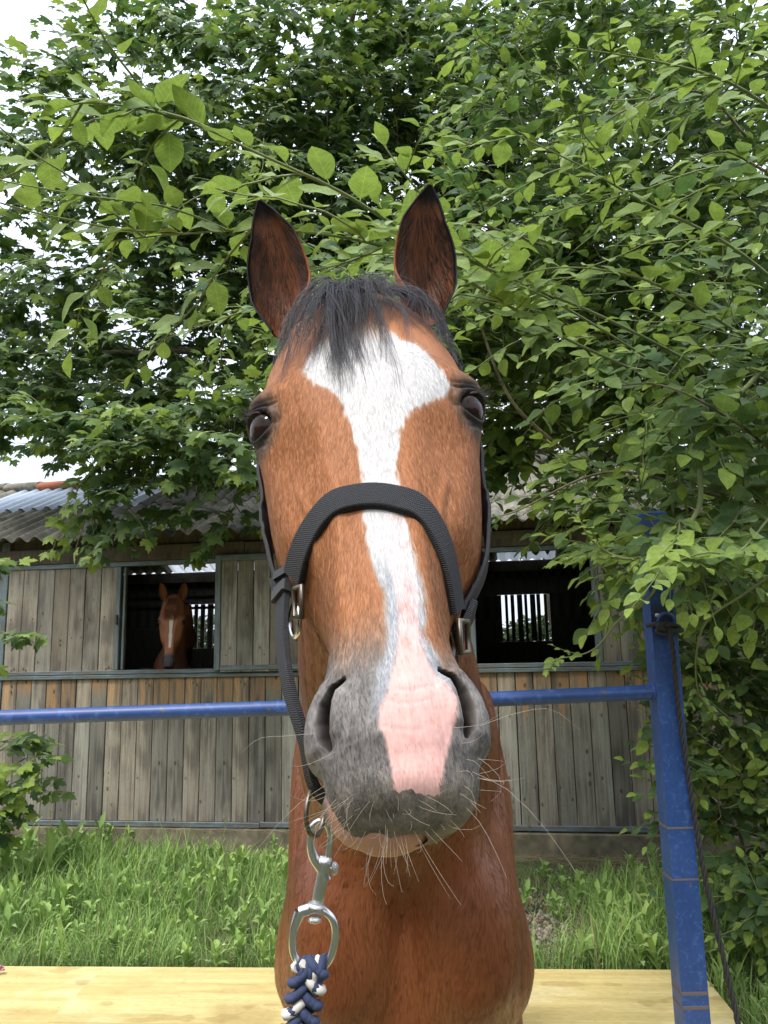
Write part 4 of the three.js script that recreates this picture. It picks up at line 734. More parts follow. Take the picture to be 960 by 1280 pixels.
// ---------------------------------------------------------------- headcollar (worn by the bay) and lead rope
const headSideW = (side, z, s) => { let lo = side < 0 ? 0.02 : 0.98, hi = side < 0 ? 0.42 : 0.58; for (let k = 0; k < 20; k++) { const m = (lo + hi) / 2; headAt(m, (s - S0) / (S1 - S0), _h); if (_h.z < z) lo = m; else hi = m; } return (lo + hi) / 2; };
const webMat = (() => {
  const f = (u, v) => { const col = Math.floor(u * 8), q = Math.abs((((v * 14) + (col % 2) * 0.5) % 1) - 0.5) * 2, r = Math.abs(((u * 8) % 1) - 0.5) * 2; return Math.pow(1 - q, 0.7) * (0.55 + 0.45 * (1 - r * r)); };
  const m = texture(128, 128, (u, v, c) => { const k = 0.35 + 0.75 * f(u, v) + 0.15 * N3(u * 30, v * 30, 2); c[0] = 0.225 * k; c[1] = 0.225 * k; c[2] = 0.24 * k; });
  const b = texture(128, 128, (u, v, c) => { c[0] = c[1] = c[2] = f(u, v); }, false);
  for (const t of [m, b]) t.repeat.set(1 / 0.0125, 1 / 0.024); return std(0xffffff, 0.8, { map: m, bumpMap: b, bumpScale: 0.0012 });
})();
// flat strap: points, outward normals, half width, thickness
function strap(pts, nrm, hw_, th) {
  const pos = [], uv = [], idx = [], n = pts.length, t = V(), s = V(), p = V(); let along = 0; const M = 8; // M points round the section
  const sec = [[-1, 0], [-1, 0.8], [-0.9, 1], [0.9, 1], [1, 0.8], [1, 0], [0.9, -0.15], [-0.9, -0.15]];
  for (let i = 0; i < n; i++) {
    t.subVectors(pts[Math.min(n - 1, i + 1)], pts[Math.max(0, i - 1)]).normalize(); s.crossVectors(t, nrm[i]).normalize(); const nn = V().crossVectors(s, t).normalize(); if (i) along += pts[i].distanceTo(pts[i - 1]);
    for (let k = 0; k <= M; k++) { const [a, b] = sec[k % M]; p.copy(pts[i]).addScaledVector(s, a * (Array.isArray(hw_) ? hw_[i] : hw_)).addScaledVector(nn, b * th); pos.push(p.x, p.y, p.z); uv.push(a * (Array.isArray(hw_) ? hw_[i] : hw_), along); }
  }
  const W = M + 1; for (let i = 0; i < n - 1; i++) for (let k = 0; k < M; k++) { const q = i * W + k; idx.push(q, q + W, q + 1, q + 1, q + W, q + W + 1); }
  for (const r of [0, n - 1]) for (let k = 1; k < M - 1; k++) r ? idx.push(r * W, r * W + k, r * W + k + 1) : idx.push(0, k + 1, k);
  let g = new THREE.BufferGeometry(); g.setAttribute('position', new THREE.Float32BufferAttribute(pos, 3)); g.setAttribute('uv', new THREE.Float32BufferAttribute(uv, 2)); g.setIndex(idx); g = g.toNonIndexed(); g.computeVertexNormals(); return g;
}
const headcollar = thing('headcollar', 'black nylon webbing headcollar with metal rings on the bay horse', 'headcollar');
const brass = std(lin(0.17, 0.145, 0.115), 0.42, { metalness: 0.9 }), chrome = std(lin(0.62, 0.63, 0.64), 0.25, { metalness: 1 }), fleece = std(lin(0.36, 0.27, 0.22), 1), rollMat = std(lin(0.03, 0.03, 0.033), 0.7);
const onHead = (w, s, lift, P, Nn) => { const a = V(), b = V(); headAt(w, (s - S0) / (S1 - S0), a, b); P.push(hw(a.addScaledVector(b, lift))); Nn.push(b.transformDirection(headM)); };
const sNose = (w) => { let s = 0.27; const a = V(); for (let k = 0; k < 14; k++) { headAt(w, (s - S0) / (S1 - S0), a); s = 0.260 + 0.17 * a.x + 6 * a.x * a.x - (a.x < 0 ? 0.12 : 0.75) * Math.min(0, a.z + 0.01); } return s; };
{
  const wl = headSideW(-1, -0.060, 0.285), wr = headSideW(1, -0.064, 0.335), P = [], Nn = [];
  for (let i = 0; i <= 90; i++) { const w = lerp(wl, wr, i / 90); onHead(w, sNose(w), 0.0035, P, Nn); }
  for (let it = 0; it < 24; it++) for (let i = 1; i < P.length - 1; i++) { P[i].lerp(V().addVectors(P[i - 1], P[i + 1]).multiplyScalar(0.5), 0.5); Nn[i].add(Nn[i - 1]).add(Nn[i + 1]).normalize(); }
  const nb = mesh('noseband', strap(P, Nn, 0.0117, 0.0034), webMat, headcollar);
  nb.add(mesh('lining', strap(P.map((p, i) => p.clone().addScaledVector(Nn[i], -0.0022)), Nn, 0.0124, 0.002), std(lin(0.012, 0.012, 0.013), 0.9), headcollar));
  for (const [side, w, s] of [[-1, wl, sNose(wl)], [1, wr, sNose(wr)]]) {
    // keeper loop where the noseband meets the ring
    const a = [], b = []; onHead(w, s, 0.006, a, b);
    const c = a[0], ringC = c.clone().add(V(side * 0.004 + (side < 0 ? 0.010 : -0.002), -0.020, 0.004));
    mesh('square_ring', new THREE.TorusGeometry(0.0135, 0.0024, 8, 4).rotateZ(Math.PI / 4).rotateY(side * 1.15).scale(1, 1.25, 1).translate(ringC.x, ringC.y, ringC.z), brass, headcollar);
    const Pc = [], Nc = [], z0 = side < 0 ? -0.082 : -0.08;
    for (let i = 0; i <= 40; i++) { const t = i / 40, ss = lerp(s - 0.012, -0.06, t), zz = lerp(z0 - 0.012, -0.12, sstep(0, 1, t)); onHead(headSideW(side, zz, ss), ss, 0.004, Pc, Nc); }
    const top = [V(side * 0.088, 0.085, -0.135), V(side * 0.06, 0.125, -0.15), V(side * 0.02, 0.145, -0.152), V(0, 0.147, -0.152)]; for (const q of top) { Nc.push(V(side * 0.5, 0.8, -0.2).transformDirection(headM)); Pc.push(hw(q)); }
    mesh('cheek_strap', strap(spline(Pc, 80), spline(Nc, 80), 0.0125, 0.0032), webMat, headcollar);
    // folded keeper at the lower end of the cheek strap
    const k0 = Pc[0], down = V().subVectors(Pc[0], Pc[3]).normalize(); mesh('keeper', strap([k0.clone().addScaledVector(down, -0.012), k0.clone(), k0.clone().addScaledVector(down, 0.022)].map((p, i) => p.addScaledVector(Nc[0], 0.004)), [Nc[0], Nc[0], Nc[0]], 0.0135, 0.005), webMat, headcollar);
    mesh('ring', new THREE.TorusGeometry(0.014, 0.0022, 8, 24).rotateY(side * 1.2).translate(k0.x + down.x * 0.03, k0.y + down.y * 0.03, k0.z + down.z * 0.03 + 0.004), side < 0 ? chrome : brass, headcollar);
  }
  { // loose folded strap end on the right cheek, lined with fleece
    const B = V(0.062, 1.668, -0.690), q = [B, V(0.080, 1.640, -0.692), V(0.0865, 1.629, -0.692), V(0.083, 1.620, -0.690), V(0.070, 1.612, -0.686)], n = q.map((_, i) => V(0.8, i < 2 ? 0.5 : i < 4 ? -0.2 : -0.9, 0.1).normalize());
    mesh('strap_end', strap(spline(q, 24), spline(n, 24).map((v) => v.normalize()), 0.011, 0.003), webMat, headcollar);
    mesh('fleece_lining', strap(spline(q, 24).map((p) => p.clone().lerp(V(0.068, 1.632, -0.688), 0.16)), spline(n, 24).map((v) => v.normalize()), 0.009, 0.002), fleece, headcollar);
  }
  // rolled chin strap from the left ring under the jaw to the right ring
  const path = spline([V(-0.083, 1.622, -0.662), V(-0.084, 1.600, -0.652), V(-0.081, 1.565, -0.620), V(-0.071, 1.525, -0.580), V(-0.057, 1.487, -0.560), V(-0.05, 1.452, -0.575), V(-0.02, 1.432, -0.600), V(0.02, 1.44, -0.615), V(0.045, 1.50, -0.632), V(0.056, 1.57, -0.640)], 140);
  mesh('chin_strap', strap(path, path.map((p, i) => V(-0.75, 0.0, 0.66).lerp(V(0.2, -0.6, 0.7), sstep(60, 110, i)).normalize()), path.map((_, i) => 0.0085 - 0.0045 * sstep(5, 75, i)), 0.005), webMat, headcollar);
  for (const t of [0.03, 0.10]) { const i = Math.floor(t * 140); mesh('end_band', strap([path[i], path[i + 2], path[i + 5]], [0, 1, 2].map(() => V(-0.75, 0.0, 0.66).normalize()), 0.0105, 0.0085), rollMat, headcollar); }
  mesh('chin_ring', new THREE.TorusGeometry(0.0165, 0.0019, 8, 30).rotateY(1.25).translate(-0.053, 1.437, -0.578), brass, headcollar);
}
{
  const lead = thing('lead_rope', 'navy and white plaited lead rope with silver trigger clip', 'lead rope');
  const A = V(-0.0535, 1.396, -0.600), K = 0.000605, S = (px, py, dz = 0) => V(A.x + (px - 400) * K, A.y - (py - 1080) * K, A.z + dz); // clip drawn at full size, hanging upright
  const zinc = new THREE.MeshPhysicalMaterial({ color: lin(0.66, 0.67, 0.69), metalness: 1, roughness: 0.28, bumpMap: furBump, bumpScale: 0.0003 });
  const hookP = spline([S(415, 1050), S(412, 1038), S(403, 1030), S(394, 1036), S(391, 1055), S(395, 1072), S(405, 1086), S(409, 1098)], 40);
  mesh('hook', tube(hookP, hookP.map((_, i) => 0.0018 + 0.0026 * sstep(8, 40, i)), 12), zinc, lead);
  mesh('gate', tube(spline([S(415.5, 1049), S(413, 1065), S(408, 1092)], 10), 0.0022, 10), zinc, lead);
  mesh('thumb_piece', mergeGeometries([tube([S(411, 1084), S(420, 1085)], 0.002, 8), new THREE.SphereGeometry(0.0036, 14, 10).scale(0.8, 1.35, 0.8).translate(S(420, 1085).x, S(420, 1085).y, A.z)].map((g) => g.toNonIndexed())), zinc, lead);
  mesh('barrel', new THREE.LatheGeometry([[0.0001, 0], [0.0044, 0], [0.0044, 0.006], [0.0042, 0.02], [0.0050, 0.028], [0.0045, 0.032], [0.0001, 0.033]].map(([x, y]) => new THREE.Vector2(x, y)), 20).rotateZ(-0.2).translate(S(399, 1124).x, S(399, 1124).y, A.z), zinc, lead);
  mesh('swivel', new THREE.LatheGeometry([[0.0001, 0], [0.0062, 0], [0.0068, 0.002], [0.0058, 0.004], [0.0001, 0.0045]].map(([x, y]) => new THREE.Vector2(x, y)), 20).rotateZ(-0.2).translate(S(397, 1130).x, S(397, 1130).y, A.z), zinc, lead);
  const D = spline([S(378, 1133), S(397, 1129), S(414, 1138), S(420, 1152), S(417, 1176), S(409, 1191), S(395, 1198), S(381, 1193), S(371, 1180), S(370, 1156), S(378, 1133)], 70);
  mesh('swivel_ring', tube(D, D.map((_, i) => i < 14 ? 0.0042 - 0.0015 * sstep(6, 14, i) : i > 62 ? 0.0027 + 0.0015 * sstep(62, 70, i) : 0.0027), 10), zinc, lead);
  mesh('rivet', new THREE.SphereGeometry(0.004, 12, 8).scale(1.3, 0.7, 1).translate(S(396, 1142).x, S(396, 1142).y, A.z), zinc, lead);
  // plait: three strands of two cords each along the rope
  const core = spline([S(393, 1187, 0.004), S(389, 1200, 0.004), S(384, 1225, 0.004), S(377, 1255, 0.004), S(370, 1290, 0.006), S(362, 1345, 0.01), V(-0.09, 1.0, -0.58), V(-0.10, 0.6, -0.60), V(-0.10, 0.25, -0.60), V(-0.09, 0.035, -0.59), V(-0.02, 0.03, -0.52), V(0.12, 0.03, -0.5)], 900);
  const navy = std(lin(0.035, 0.048, 0.105), 0.85, { bumpMap: furBump, bumpScale: 0.0006 }), white = std(lin(0.62, 0.58, 0.52), 0.9);
  let L = 0; const len = core.map((p, i) => (L += i ? p.distanceTo(core[i - 1]) : 0)), lam = 0.031;
  for (let k = 0; k < 3; k++) for (let c = 0; c < 3; c++) {
    const pts = core.map((p, i) => { const th = len[i] / lam * 2 * Math.PI + k * 2 * Math.PI / 3, off = (c - 1) * 0.0033, vx = Math.cos(th); return V(p.x + 0.0088 * Math.sin(th) + off * 0.75, p.y - off * 0.8 * Math.sign(vx) * Math.abs(vx), p.z + 0.0052 * Math.sin(2 * th)); });
    mesh('cord', tube(pts, 0.0034, 6), k === 2 && c !== 1 ? white : navy, lead);
  }
  for (let k = 0; k < 5; k++) mesh('loop', tube(spline([S(381 + 5 * k, 1206, 0.006), S(382 + 5 * k, 1193, 0.0085), S(384 + 5 * k, 1186, 0.001), S(383 + 5 * k, 1193, -0.007), S(381 + 5 * k, 1207, -0.006)], 16), 0.0034, 7), k === 3 ? white : navy, lead);
}

// ---------------------------------------------------------------- chestnut horse looking out of the stable
{
  const h2 = thing('horse', 'chestnut horse with narrow white stripe looking out of the dark stable window', 'horse');
  const scale = 1.0, pose = stable.matrixWorld.clone().multiply(new THREE.Matrix4().makeTranslation(-1.92, 1.935, -0.17)).multiply(new THREE.Matrix4().makeRotationY(15 * RAD)).multiply(new THREE.Matrix4().makeRotationX(-14 * RAD)).multiply(new THREE.Matrix4().makeScale(1.03, 1.03, 1.03));
  const G = headGrid(120, 170), hg = pad(gridGeometry(G).applyMatrix4(pose), [1, 1, 1]), r = rng(17);
  const prims = [], add = (k, ...f) => f.forEach((e) => prims.push([e, k])), L = (x, y, z) => V(x, y, z).applyMatrix4(stable.matrixWorld);
  const C = (a, ra, b, rb) => cap(a.x, a.y, a.z, ra, b.x, b.y, b.z, rb);
  add(0.08, C(L(-1.93, 1.92, -0.42), 0.09, L(-2.05, 1.68, -0.75), 0.10), C(L(-2.05, 1.68, -0.75), 0.10, L(-2.3, 1.5, -1.2), 0.14), C(L(-1.94, 1.70, -0.34), 0.08, L(-2.06, 1.42, -0.50), 0.14), C(L(-2.06, 1.42, -0.50), 0.13, L(-2.2, 1.15, -0.85), 0.22));
  const e = L(-2.5, 1.15, -1.8); add(0.1, C(L(-2.4, 1.12, -1.1), 0.25, L(-3.1, 1.12, -2.2), 0.27));
  for (const [x, z] of [[-2.2, -0.95], [-2.45, -1.0], [-2.95, -2.2], [-3.2, -2.15]]) add(0.06, C(L(x, 0.85, z), 0.09, L(x, 0.12, z), 0.045));
  const b = L(-2.55, 0, -1.5), bg = surfaceNet(prims, [b.x - 1.1, 0.04, b.z - 1.4], [b.x + 1.0, 2.05, b.z + 1.4], 0.03), col = [], p = bg.attributes.position;
  for (let i = 0; i < p.count; i++) { const k = 0.9 + 0.3 * fbm(p.getX(i) * 5, p.getY(i) * 5, p.getZ(i) * 5, 3); col.push(0.24 * k, 0.10 * k, 0.052 * k); }
  bg.setAttribute('color', new THREE.Float32BufferAttribute(col, 3)); pad(bg);
  const ch = pad(chin(0, 0.477, -0.047, 0.040, 0.033, 0.041, (x, y, z, c) => { c[0] = 0.26; c[1] = 0.23; c[2] = 0.22; }).applyMatrix4(pose));
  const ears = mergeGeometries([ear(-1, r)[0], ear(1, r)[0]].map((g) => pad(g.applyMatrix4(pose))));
  const m = mergeGeometries([bg, hg, ch, ears], true), vc = std(0xffffff, 0.6, { vertexColors: true }); m.groups.forEach((g, i) => { g.materialIndex = [0, 1, 0, 0][i]; });
  mesh('body', m, [vc, std(0xffffff, 0.6, { map: headTexture(512, coatChestnut) })], h2);
  for (const k of [-1, 1]) { const q = V(k * (EYE[0] - 0.0105), -EYE[1] - 0.001, EYE[2] - 0.008).applyMatrix4(pose); mesh('eye', new THREE.SphereGeometry(0.0205, 18, 12).translate(q.x, q.y, q.z), new THREE.MeshPhysicalMaterial({ color: lin(0.012, 0.009, 0.008), roughness: 0.15, clearcoat: 1 }), h2); }
  const fl = [], q = V(), n = V(); for (let i = 0; i < 260; i++) { const x0 = (r() - 0.5) * 0.07, x1 = x0 * 1.6 + (r() - 0.5) * 0.05, s0 = -0.1 + 0.03 * r(), s1 = 0.03 + 0.09 * r(), pts = []; for (let k = 0; k <= 5; k++) { const t = k / 5; headOver(lerp(x0, x1, t), lerp(s0, s1, t), q, n); pts.push(q.clone().addScaledVector(n, 0.004 + 0.016 * Math.sin(Math.PI * t)).applyMatrix4(pose)); } fl.push(pts); }
  mesh('forelock', strands(fl, 0.0014, 0.0006), std(lin(0.20, 0.075, 0.035), 0.6), h2, 'stuff');
}

// ---------------------------------------------------------------- leaves
// leaf lies in x (across) / y (along, stalk at 0) with its upper face towards +z
function ovalLeaf(n, wide, curl, fold, wave, seed) {
  const r = rng(seed), pos = [], uv = [], idx = [], ph = r() * 6;
  for (let i = 0; i <= n; i++) {
    const t = i / n, w = wide * Math.pow(Math.sin(Math.PI * Math.pow(t * 0.97 + 0.02, 0.82)), 0.85) * (i === n ? 0.05 : 1), z = -curl * t * t, y = t * (1 - 0.15 * curl * t);
    for (const s of [-1, 0, 1]) { const e = wave * Math.sin(t * 9 + ph + s); pos.push(s * w, y, z + (s ? fold * w + e * w : 0)); uv.push(0.5 + s * w, t); }
  }
  for (let i = 0; i < n; i++) for (const s of [0, 1]) { const q = i * 3 + s; idx.push(q, q + 1, q + 3, q + 1, q + 4, q + 3); }
  const o = pos.length / 3; pos.push(-0.012, -0.18, 0.02, 0.012, -0.18, 0.02, 0.012, 0.02, 0, -0.012, 0.02, 0); uv.push(0.49, 0, 0.51, 0, 0.51, 0.02, 0.49, 0.02); idx.push(o, o + 1, o + 2, o, o + 2, o + 3); // stalk
  const g = new THREE.BufferGeometry(); g.setAttribute('position', new THREE.Float32BufferAttribute(pos, 3)); g.setAttribute('uv', new THREE.Float32BufferAttribute(uv, 2)); g.setIndex(idx); g.computeVertexNormals(); return g;
}
function mapleLeaf(curl, seed) {
  const r = rng(seed), half = [[0.0, 0.0], [0.16, -0.06], [0.36, -0.05], [0.30, 0.10], [0.52, 0.24], [0.50, 0.36], [0.60, 0.52], [0.40, 0.52], [0.30, 0.48], [0.20, 0.62], [0.24, 0.76], [0.12, 0.80], [0.0, 1.0]];
  const pos = [0, 0.30, 0.035], uv = [0.5, 0.3], idx = [], ring = [];
  for (const [x, y] of half) ring.push([x, y]); for (let i = half.length - 2; i > 0; i--) ring.push([-half[i][0], half[i][1]]);
  for (const [x, y] of ring) { const d = Math.hypot(x, y - 0.3); pos.push(x * (1 + 0.12 * (r() - 0.5)), y, -curl * d * d + 0.05 * (r() - 0.5)); uv.push(0.5 + x * 0.8, y); }
  for (let i = 0; i < ring.length; i++) idx.push(0, 1 + i, 1 + (i + 1) % ring.length);
  const o = pos.length / 3; pos.push(-0.012, -0.5, -0.06, 0.012, -0.5, -0.06, 0.012, 0.02, 0.0, -0.012, 0.02, 0.0); uv.push(0.49, 0, 0.51, 0, 0.51, 0.02, 0.49, 0.02); idx.push(o, o + 1, o + 2, o, o + 2, o + 3);
  const g = new THREE.BufferGeometry(); g.setAttribute('position', new THREE.Float32BufferAttribute(pos, 3)); g.setAttribute('uv', new THREE.Float32BufferAttribute(uv, 2)); g.setIndex(idx); g.computeVertexNormals(); return g;
}
const veins = (() => { const t = texture(128, 256, (u, v, c) => { const x = Math.abs(u - 0.5), rib = sstep(0.012, 0.004, x), f = ((v - x * 0.75) * 9 + 100) % 1, side = sstep(0.10, 0.02, Math.abs(f - 0.5)) * 0.7, n = fbm(u * 9, v * 12, 4, 3), k = 0.84 + 0.12 * n + 0.16 * Math.max(rib, side * sstep(0, 0.03, x)); c[0] = k; c[1] = k; c[2] = k * 0.97; }); t.wrapS = t.wrapT = THREE.ClampToEdgeWrapping; return t; })();
const leafMat = (color) => new THREE.MeshPhysicalMaterial({ color, map: veins, roughness: 0.97, specularIntensity: 0.3, clearcoat: 0.4, clearcoatRoughness: 0.34, transmission: 0.45, thickness: 0, side: THREE.DoubleSide });
const leafWhite = leafMat(0xffffff);
const OVAL = [ovalLeaf(7, 0.31, 0.22, 0.25, 0.1, 1), ovalLeaf(7, 0.34, 0.05, 0.12, 0.16, 2), ovalLeaf(7, 0.28, 0.4, 0.35, 0.12, 3), ovalLeaf(7, 0.33, -0.12, 0.2, 0.14, 4)];
const OVALS = ovalLeaf(6, 0.31, 0.2, 0.25, 0.1, 5);
const MAPLE = [mapleLeaf(0.3, 1), mapleLeaf(0.6, 2), mapleLeaf(0.1, 3)];
const bark = (() => { const m = texture(128, 256, (u, v, c) => { const a = fbm(u * 14, v * 10, 3, 4), b = fbm(u * 5, v * 4, 6, 3); mixc(c, [0.36, 0.33, 0.27], [0.50, 0.46, 0.38], clamp(0.5 + a)); mixc(c, c, [0.36, 0.40, 0.28], sstep(0.0, 0.3, b) * 0.5); for (let k = 0; k < 3; k++) c[k] *= 1 + 0.3 * a; }); m.repeat.set(3, 2); return std(0xffffff, 0.95, { map: m, bumpMap: m, bumpScale: 0.004 }); })();
const twigMat = std(lin(0.19, 0.16, 0.09), 0.85), greenTwig = std(lin(0.16, 0.19, 0.07), 0.8);

// view of the photograph, only used to choose which leaves show largest
const viewM = camera.matrixWorldInverse.copy(camera.matrixWorld).invert().clone(), FPX = 512 / Math.tan(33.5 * RAD);
const _p = V();
function seenSize(p, size) { _p.copy(p).applyMatrix4(viewM); if (_p.z > -0.1) return 0; const x = _p.x / -_p.z * FPX, y = _p.y / -_p.z * FPX; return Math.abs(x) < 384 && Math.abs(y) < 512 ? size / -_p.z : 0; }

/* grows a tree or shrub: limbs (arrays of points), attractor clouds that twigs reach, shoots with leaves at each twig end */
function grow(o) {
  const r = rng(o.seed), nodes = [], twigs = [], greens = [], leaves = [], g = (s) => (r() + r() + r() - 1.5) * s;
  const root = thing(o.name, o.label, o.category, o.group);
  for (const [pts, r0, r1, nm] of o.limbs) {
    const c = spline(pts, Math.max(8, pts.length * 5)), L = c.length - 1;
    mesh(nm || 'limb', tube(c.map((p, i) => V(p.x + g(r0 * 0.4), p.y, p.z + g(r0 * 0.4))), c.map((_, i) => lerp(r0, r1, i / L)), r0 > 0.05 ? 10 : 6), bark, root);
    c.forEach((p, i) => { if (i > L * 0.25) nodes.push([p, lerp(r0, r1, i / L)]); });
  }
  const addLeaf = (p, d, n, size, young) => leaves.push([p, d, n, size, young, r()]);
  function shoot(base, dir, len, size, young, droop) {
    const pts = [base.clone()], d = dir.clone().normalize(), n = Math.max(3, Math.round(len / 0.09)); let p = base.clone();
    for (let i = 0; i < n; i++) { d.add(V(g(0.25), g(0.2) - droop + (o.lift || 0), g(0.25))).normalize(); p = p.clone().addScaledVector(d, len / n); pts.push(p); }
    const c = spline(pts, n * 2); greens.push([c, size * 0.035, size * 0.015]);
    const cnt = Math.max(3, Math.round(len / (size * o.space)));
    for (let k = 0; k < cnt; k++) {
      const t = (k + 0.4 + 0.4 * r()) / cnt, q = c[Math.min(c.length - 1, Math.floor(t * (c.length - 1)))], q2 = c[Math.min(c.length - 1, Math.floor(t * (c.length - 1)) + 1)], td = V().subVectors(q2, q); if (td.lengthSq() < 1e-9) td.copy(d); td.normalize();
      for (const s of o.pairs ? [-1, 1] : [k % 2 ? 1 : -1]) {
        const side = V().crossVectors(td, V(0, 1, 0)).normalize().multiplyScalar(s), ld = td.clone().multiplyScalar(0.5 + 0.3 * r()).addScaledVector(side, 0.8).add(V(g(0.4), g(0.35) - 0.12 - (o.hang || 0), g(0.4))).normalize();
        const nn = V(g(0.6), 0.75, g(0.6) + 0.6); nn.addScaledVector(ld, -nn.dot(ld)).normalize(); if (o.stalk) q.clone();
        addLeaf(q.clone().addScaledVector(ld, size * (o.stalk || 0.16)), ld, nn, size * (0.6 + 0.55 * r()) * lerp(1, 0.62, t * t), Math.max(young, t > 0.8 ? 0.5 * r() : 0));
      }
    }
    addLeaf(c.at(-1), d.clone(), V(g(0.5), 1, g(0.5) + 0.3).addScaledVector(d, -d.y).normalize(), size * (0.5 + 0.3 * r()), 0.9);
  }
  // clouds of twig ends
  const ends = [];
  for (const [c, rad, count, size] of o.clouds) for (let i = 0; i < count; i++) { let v; do v = V(r() * 2 - 1, r() * 2 - 1, r() * 2 - 1); while (v.lengthSq() > 1); const p = V(c.x + v.x * rad.x, c.y + v.y * rad.y, c.z + v.z * rad.z); if (!o.keep || o.keep(p, r)) ends.push([p, size || o.size]); }
  const start = o.limbs[0][0].at(-1); ends.sort((a, b) => a[0].distanceToSquared(start) - b[0].distanceToSquared(start));
  for (const [e, size] of ends) {
    let best = null, bd = 1e9; for (const nd of nodes) { const d = nd[0].distanceToSquared(e); if (d < bd) { bd = d; best = nd; } }
    const a = best[0], dist = Math.sqrt(bd), rr = Math.min(best[1] * 0.75, 0.004 + dist * 0.006), m1 = a.clone().lerp(e, 0.4).add(V(g(0.06), g(0.05) + 0.06 * dist, g(0.06))), m2 = a.clone().lerp(e, 0.75).add(V(g(0.05), g(0.04) + 0.03 * dist, g(0.05)));
    const c = spline([a, m1, m2, e], Math.max(4, Math.min(10, Math.round(dist / 0.1)))); twigs.push([c, Math.max(0.0022, rr), 0.0018]);
    c.forEach((p, i) => { if (i) nodes.push([p, Math.max(0.0022, rr * (1 - 0.6 * i / c.length))]); });
    const dir = V().subVectors(e, m2).normalize();
    for (let k = 0; k < o.shoots; k++) shoot(e, dir.clone().add(V(g(0.9), g(0.6), g(0.9))), o.len * (0.6 + 0.7 * r()), size, r() < o.young ? 0.5 + 0.5 * r() : 0.25 * r(), o.droop);
    if (dist > 0.25) shoot(m2, V(g(1), g(0.6), g(1)), o.len * 0.6, size, 0.1, o.droop);
  }
  // sprays: long leafy branches placed one by one
  for (const [pts, size, young, bare, rad] of o.sprays || []) {
    const c = spline(pts, pts.length * 8), L = c.length - 1; mesh('branch', tube(c, c.map((_, i) => lerp(rad || 0.010, 0.0016, i / L)), 6), young > 0.55 ? greenTwig : bark, root);
    let s = 0, next = 0, k = 0; const full = c.reduce((a, p, i) => a + (i ? p.distanceTo(c[i - 1]) : 0), 0);
    for (let i = 1; i <= L; i++) {
      s += c[i].distanceTo(c[i - 1]); const t = s / full;
      if (t < bare || s < next) continue; next = s + size * 0.36 * (0.7 + 0.6 * r()); k++;
      const td = V().subVectors(c[Math.min(L, i + 1)], c[i - 1]).normalize(), side = V().crossVectors(td, V(0, 1, 0)).normalize().multiplyScalar(k % 2 ? 1 : -1), ld = td.clone().multiplyScalar(0.6 + 0.3 * r()).addScaledVector(side, 0.75).add(V(g(0.3), g(0.4) + 0.05, g(0.3))).normalize(), nn = V(g(0.6), 0.75, g(0.5) + 0.65); nn.addScaledVector(ld, -nn.dot(ld)).normalize();
      addLeaf(c[i].clone().addScaledVector(ld, size * 0.15), ld, nn, size * (0.7 + 0.5 * r()) * lerp(1.05, 0.6, sstep(0.55, 1, t)), clamp(young * (0.5 + 0.7 * t) + 0.2 * (r() - 0.5)));
      if (r() < 0.35) shoot(c[i], td.clone().add(side).add(V(g(0.5), g(0.5), g(0.5))), size * (2 + 3 * r()), size * 0.8, young, 0.05);
    }
    addLeaf(c[L], V().subVectors(c[L], c[L - 3]).normalize(), V(0, 0.8, 0.6), size * 0.5, 1);
  }
  mesh('twigs', mergeGeometries(twigs.map(([c, a, b]) => tube(c, c.map((_, i) => lerp(a, b, i / (c.length - 1))), 4, false))), o.twig || bark, root, 'stuff');
  mesh('shoots', mergeGeometries(greens.map(([c, a, b]) => tube(c, c.map((_, i) => lerp(a, b, i / (c.length - 1))), 3, false))), greenTwig, root, 'stuff');
  // leaves: the largest in view one by one, the rest together
  const rank = leaves.map((l, i) => [seenSize(l[0], l[3]), i]).sort((a, b) => b[0] - a[0]), single = new Set(rank.slice(0, Math.min(300, leaves.length)).filter((x) => x[0] > 0).map((x) => x[1]));
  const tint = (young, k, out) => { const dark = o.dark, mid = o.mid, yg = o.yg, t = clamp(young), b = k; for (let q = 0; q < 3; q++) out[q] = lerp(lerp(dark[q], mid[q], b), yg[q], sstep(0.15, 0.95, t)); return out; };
  const mats = new Map(), M = new THREE.Matrix4(), X = V(), c3 = [0, 0, 0], place = ([p, d, n, size]) => { X.crossVectors(d, n).normalize(); const nz = V().crossVectors(X, d); return M.makeBasis(X, d.clone().normalize(), nz).scale(V(size, size, size)).setPosition(p); };
  const inst = new THREE.InstancedMesh(o.fine, leafWhite, leaves.length - single.size); inst.name = 'foliage'; inst.userData.kind = 'stuff'; shadows(inst);
  let w = 0; const col = new THREE.Color();
  leaves.forEach((l, i) => {
    place(l); const k = l[5];
    if (single.has(i)) {
      const a = Math.round(l[4] * 3), b = Math.round(k * 3), key = a * 4 + b; if (!mats.has(key)) { tint(a / 3, b / 3, c3); mats.set(key, leafMat(lin(...c3))); }
      const m = mesh('leaf', o.leaf[Math.floor(k * 97) % o.leaf.length], mats.get(key), root); m.applyMatrix4(M);
    } else { inst.setMatrixAt(w, M); tint(l[4], k, c3); inst.setColorAt(w++, col.setRGB(...c3)); }
  });
  if (w) root.add(inst);
  console.log(o.name, leaves.length, 'leaves', twigs.length, 'twigs');
  return root;
}
const WILLOW = { leaf: OVAL, fine: OVALS, dark: [0.085, 0.175, 0.06], mid: [0.195, 0.31, 0.07], yg: [0.36, 0.50, 0.09] };
const SYCAMORE = { leaf: MAPLE, fine: MAPLE[1], dark: [0.08, 0.165, 0.055], mid: [0.18, 0.285, 0.06], yg: [0.34, 0.47, 0.08] };

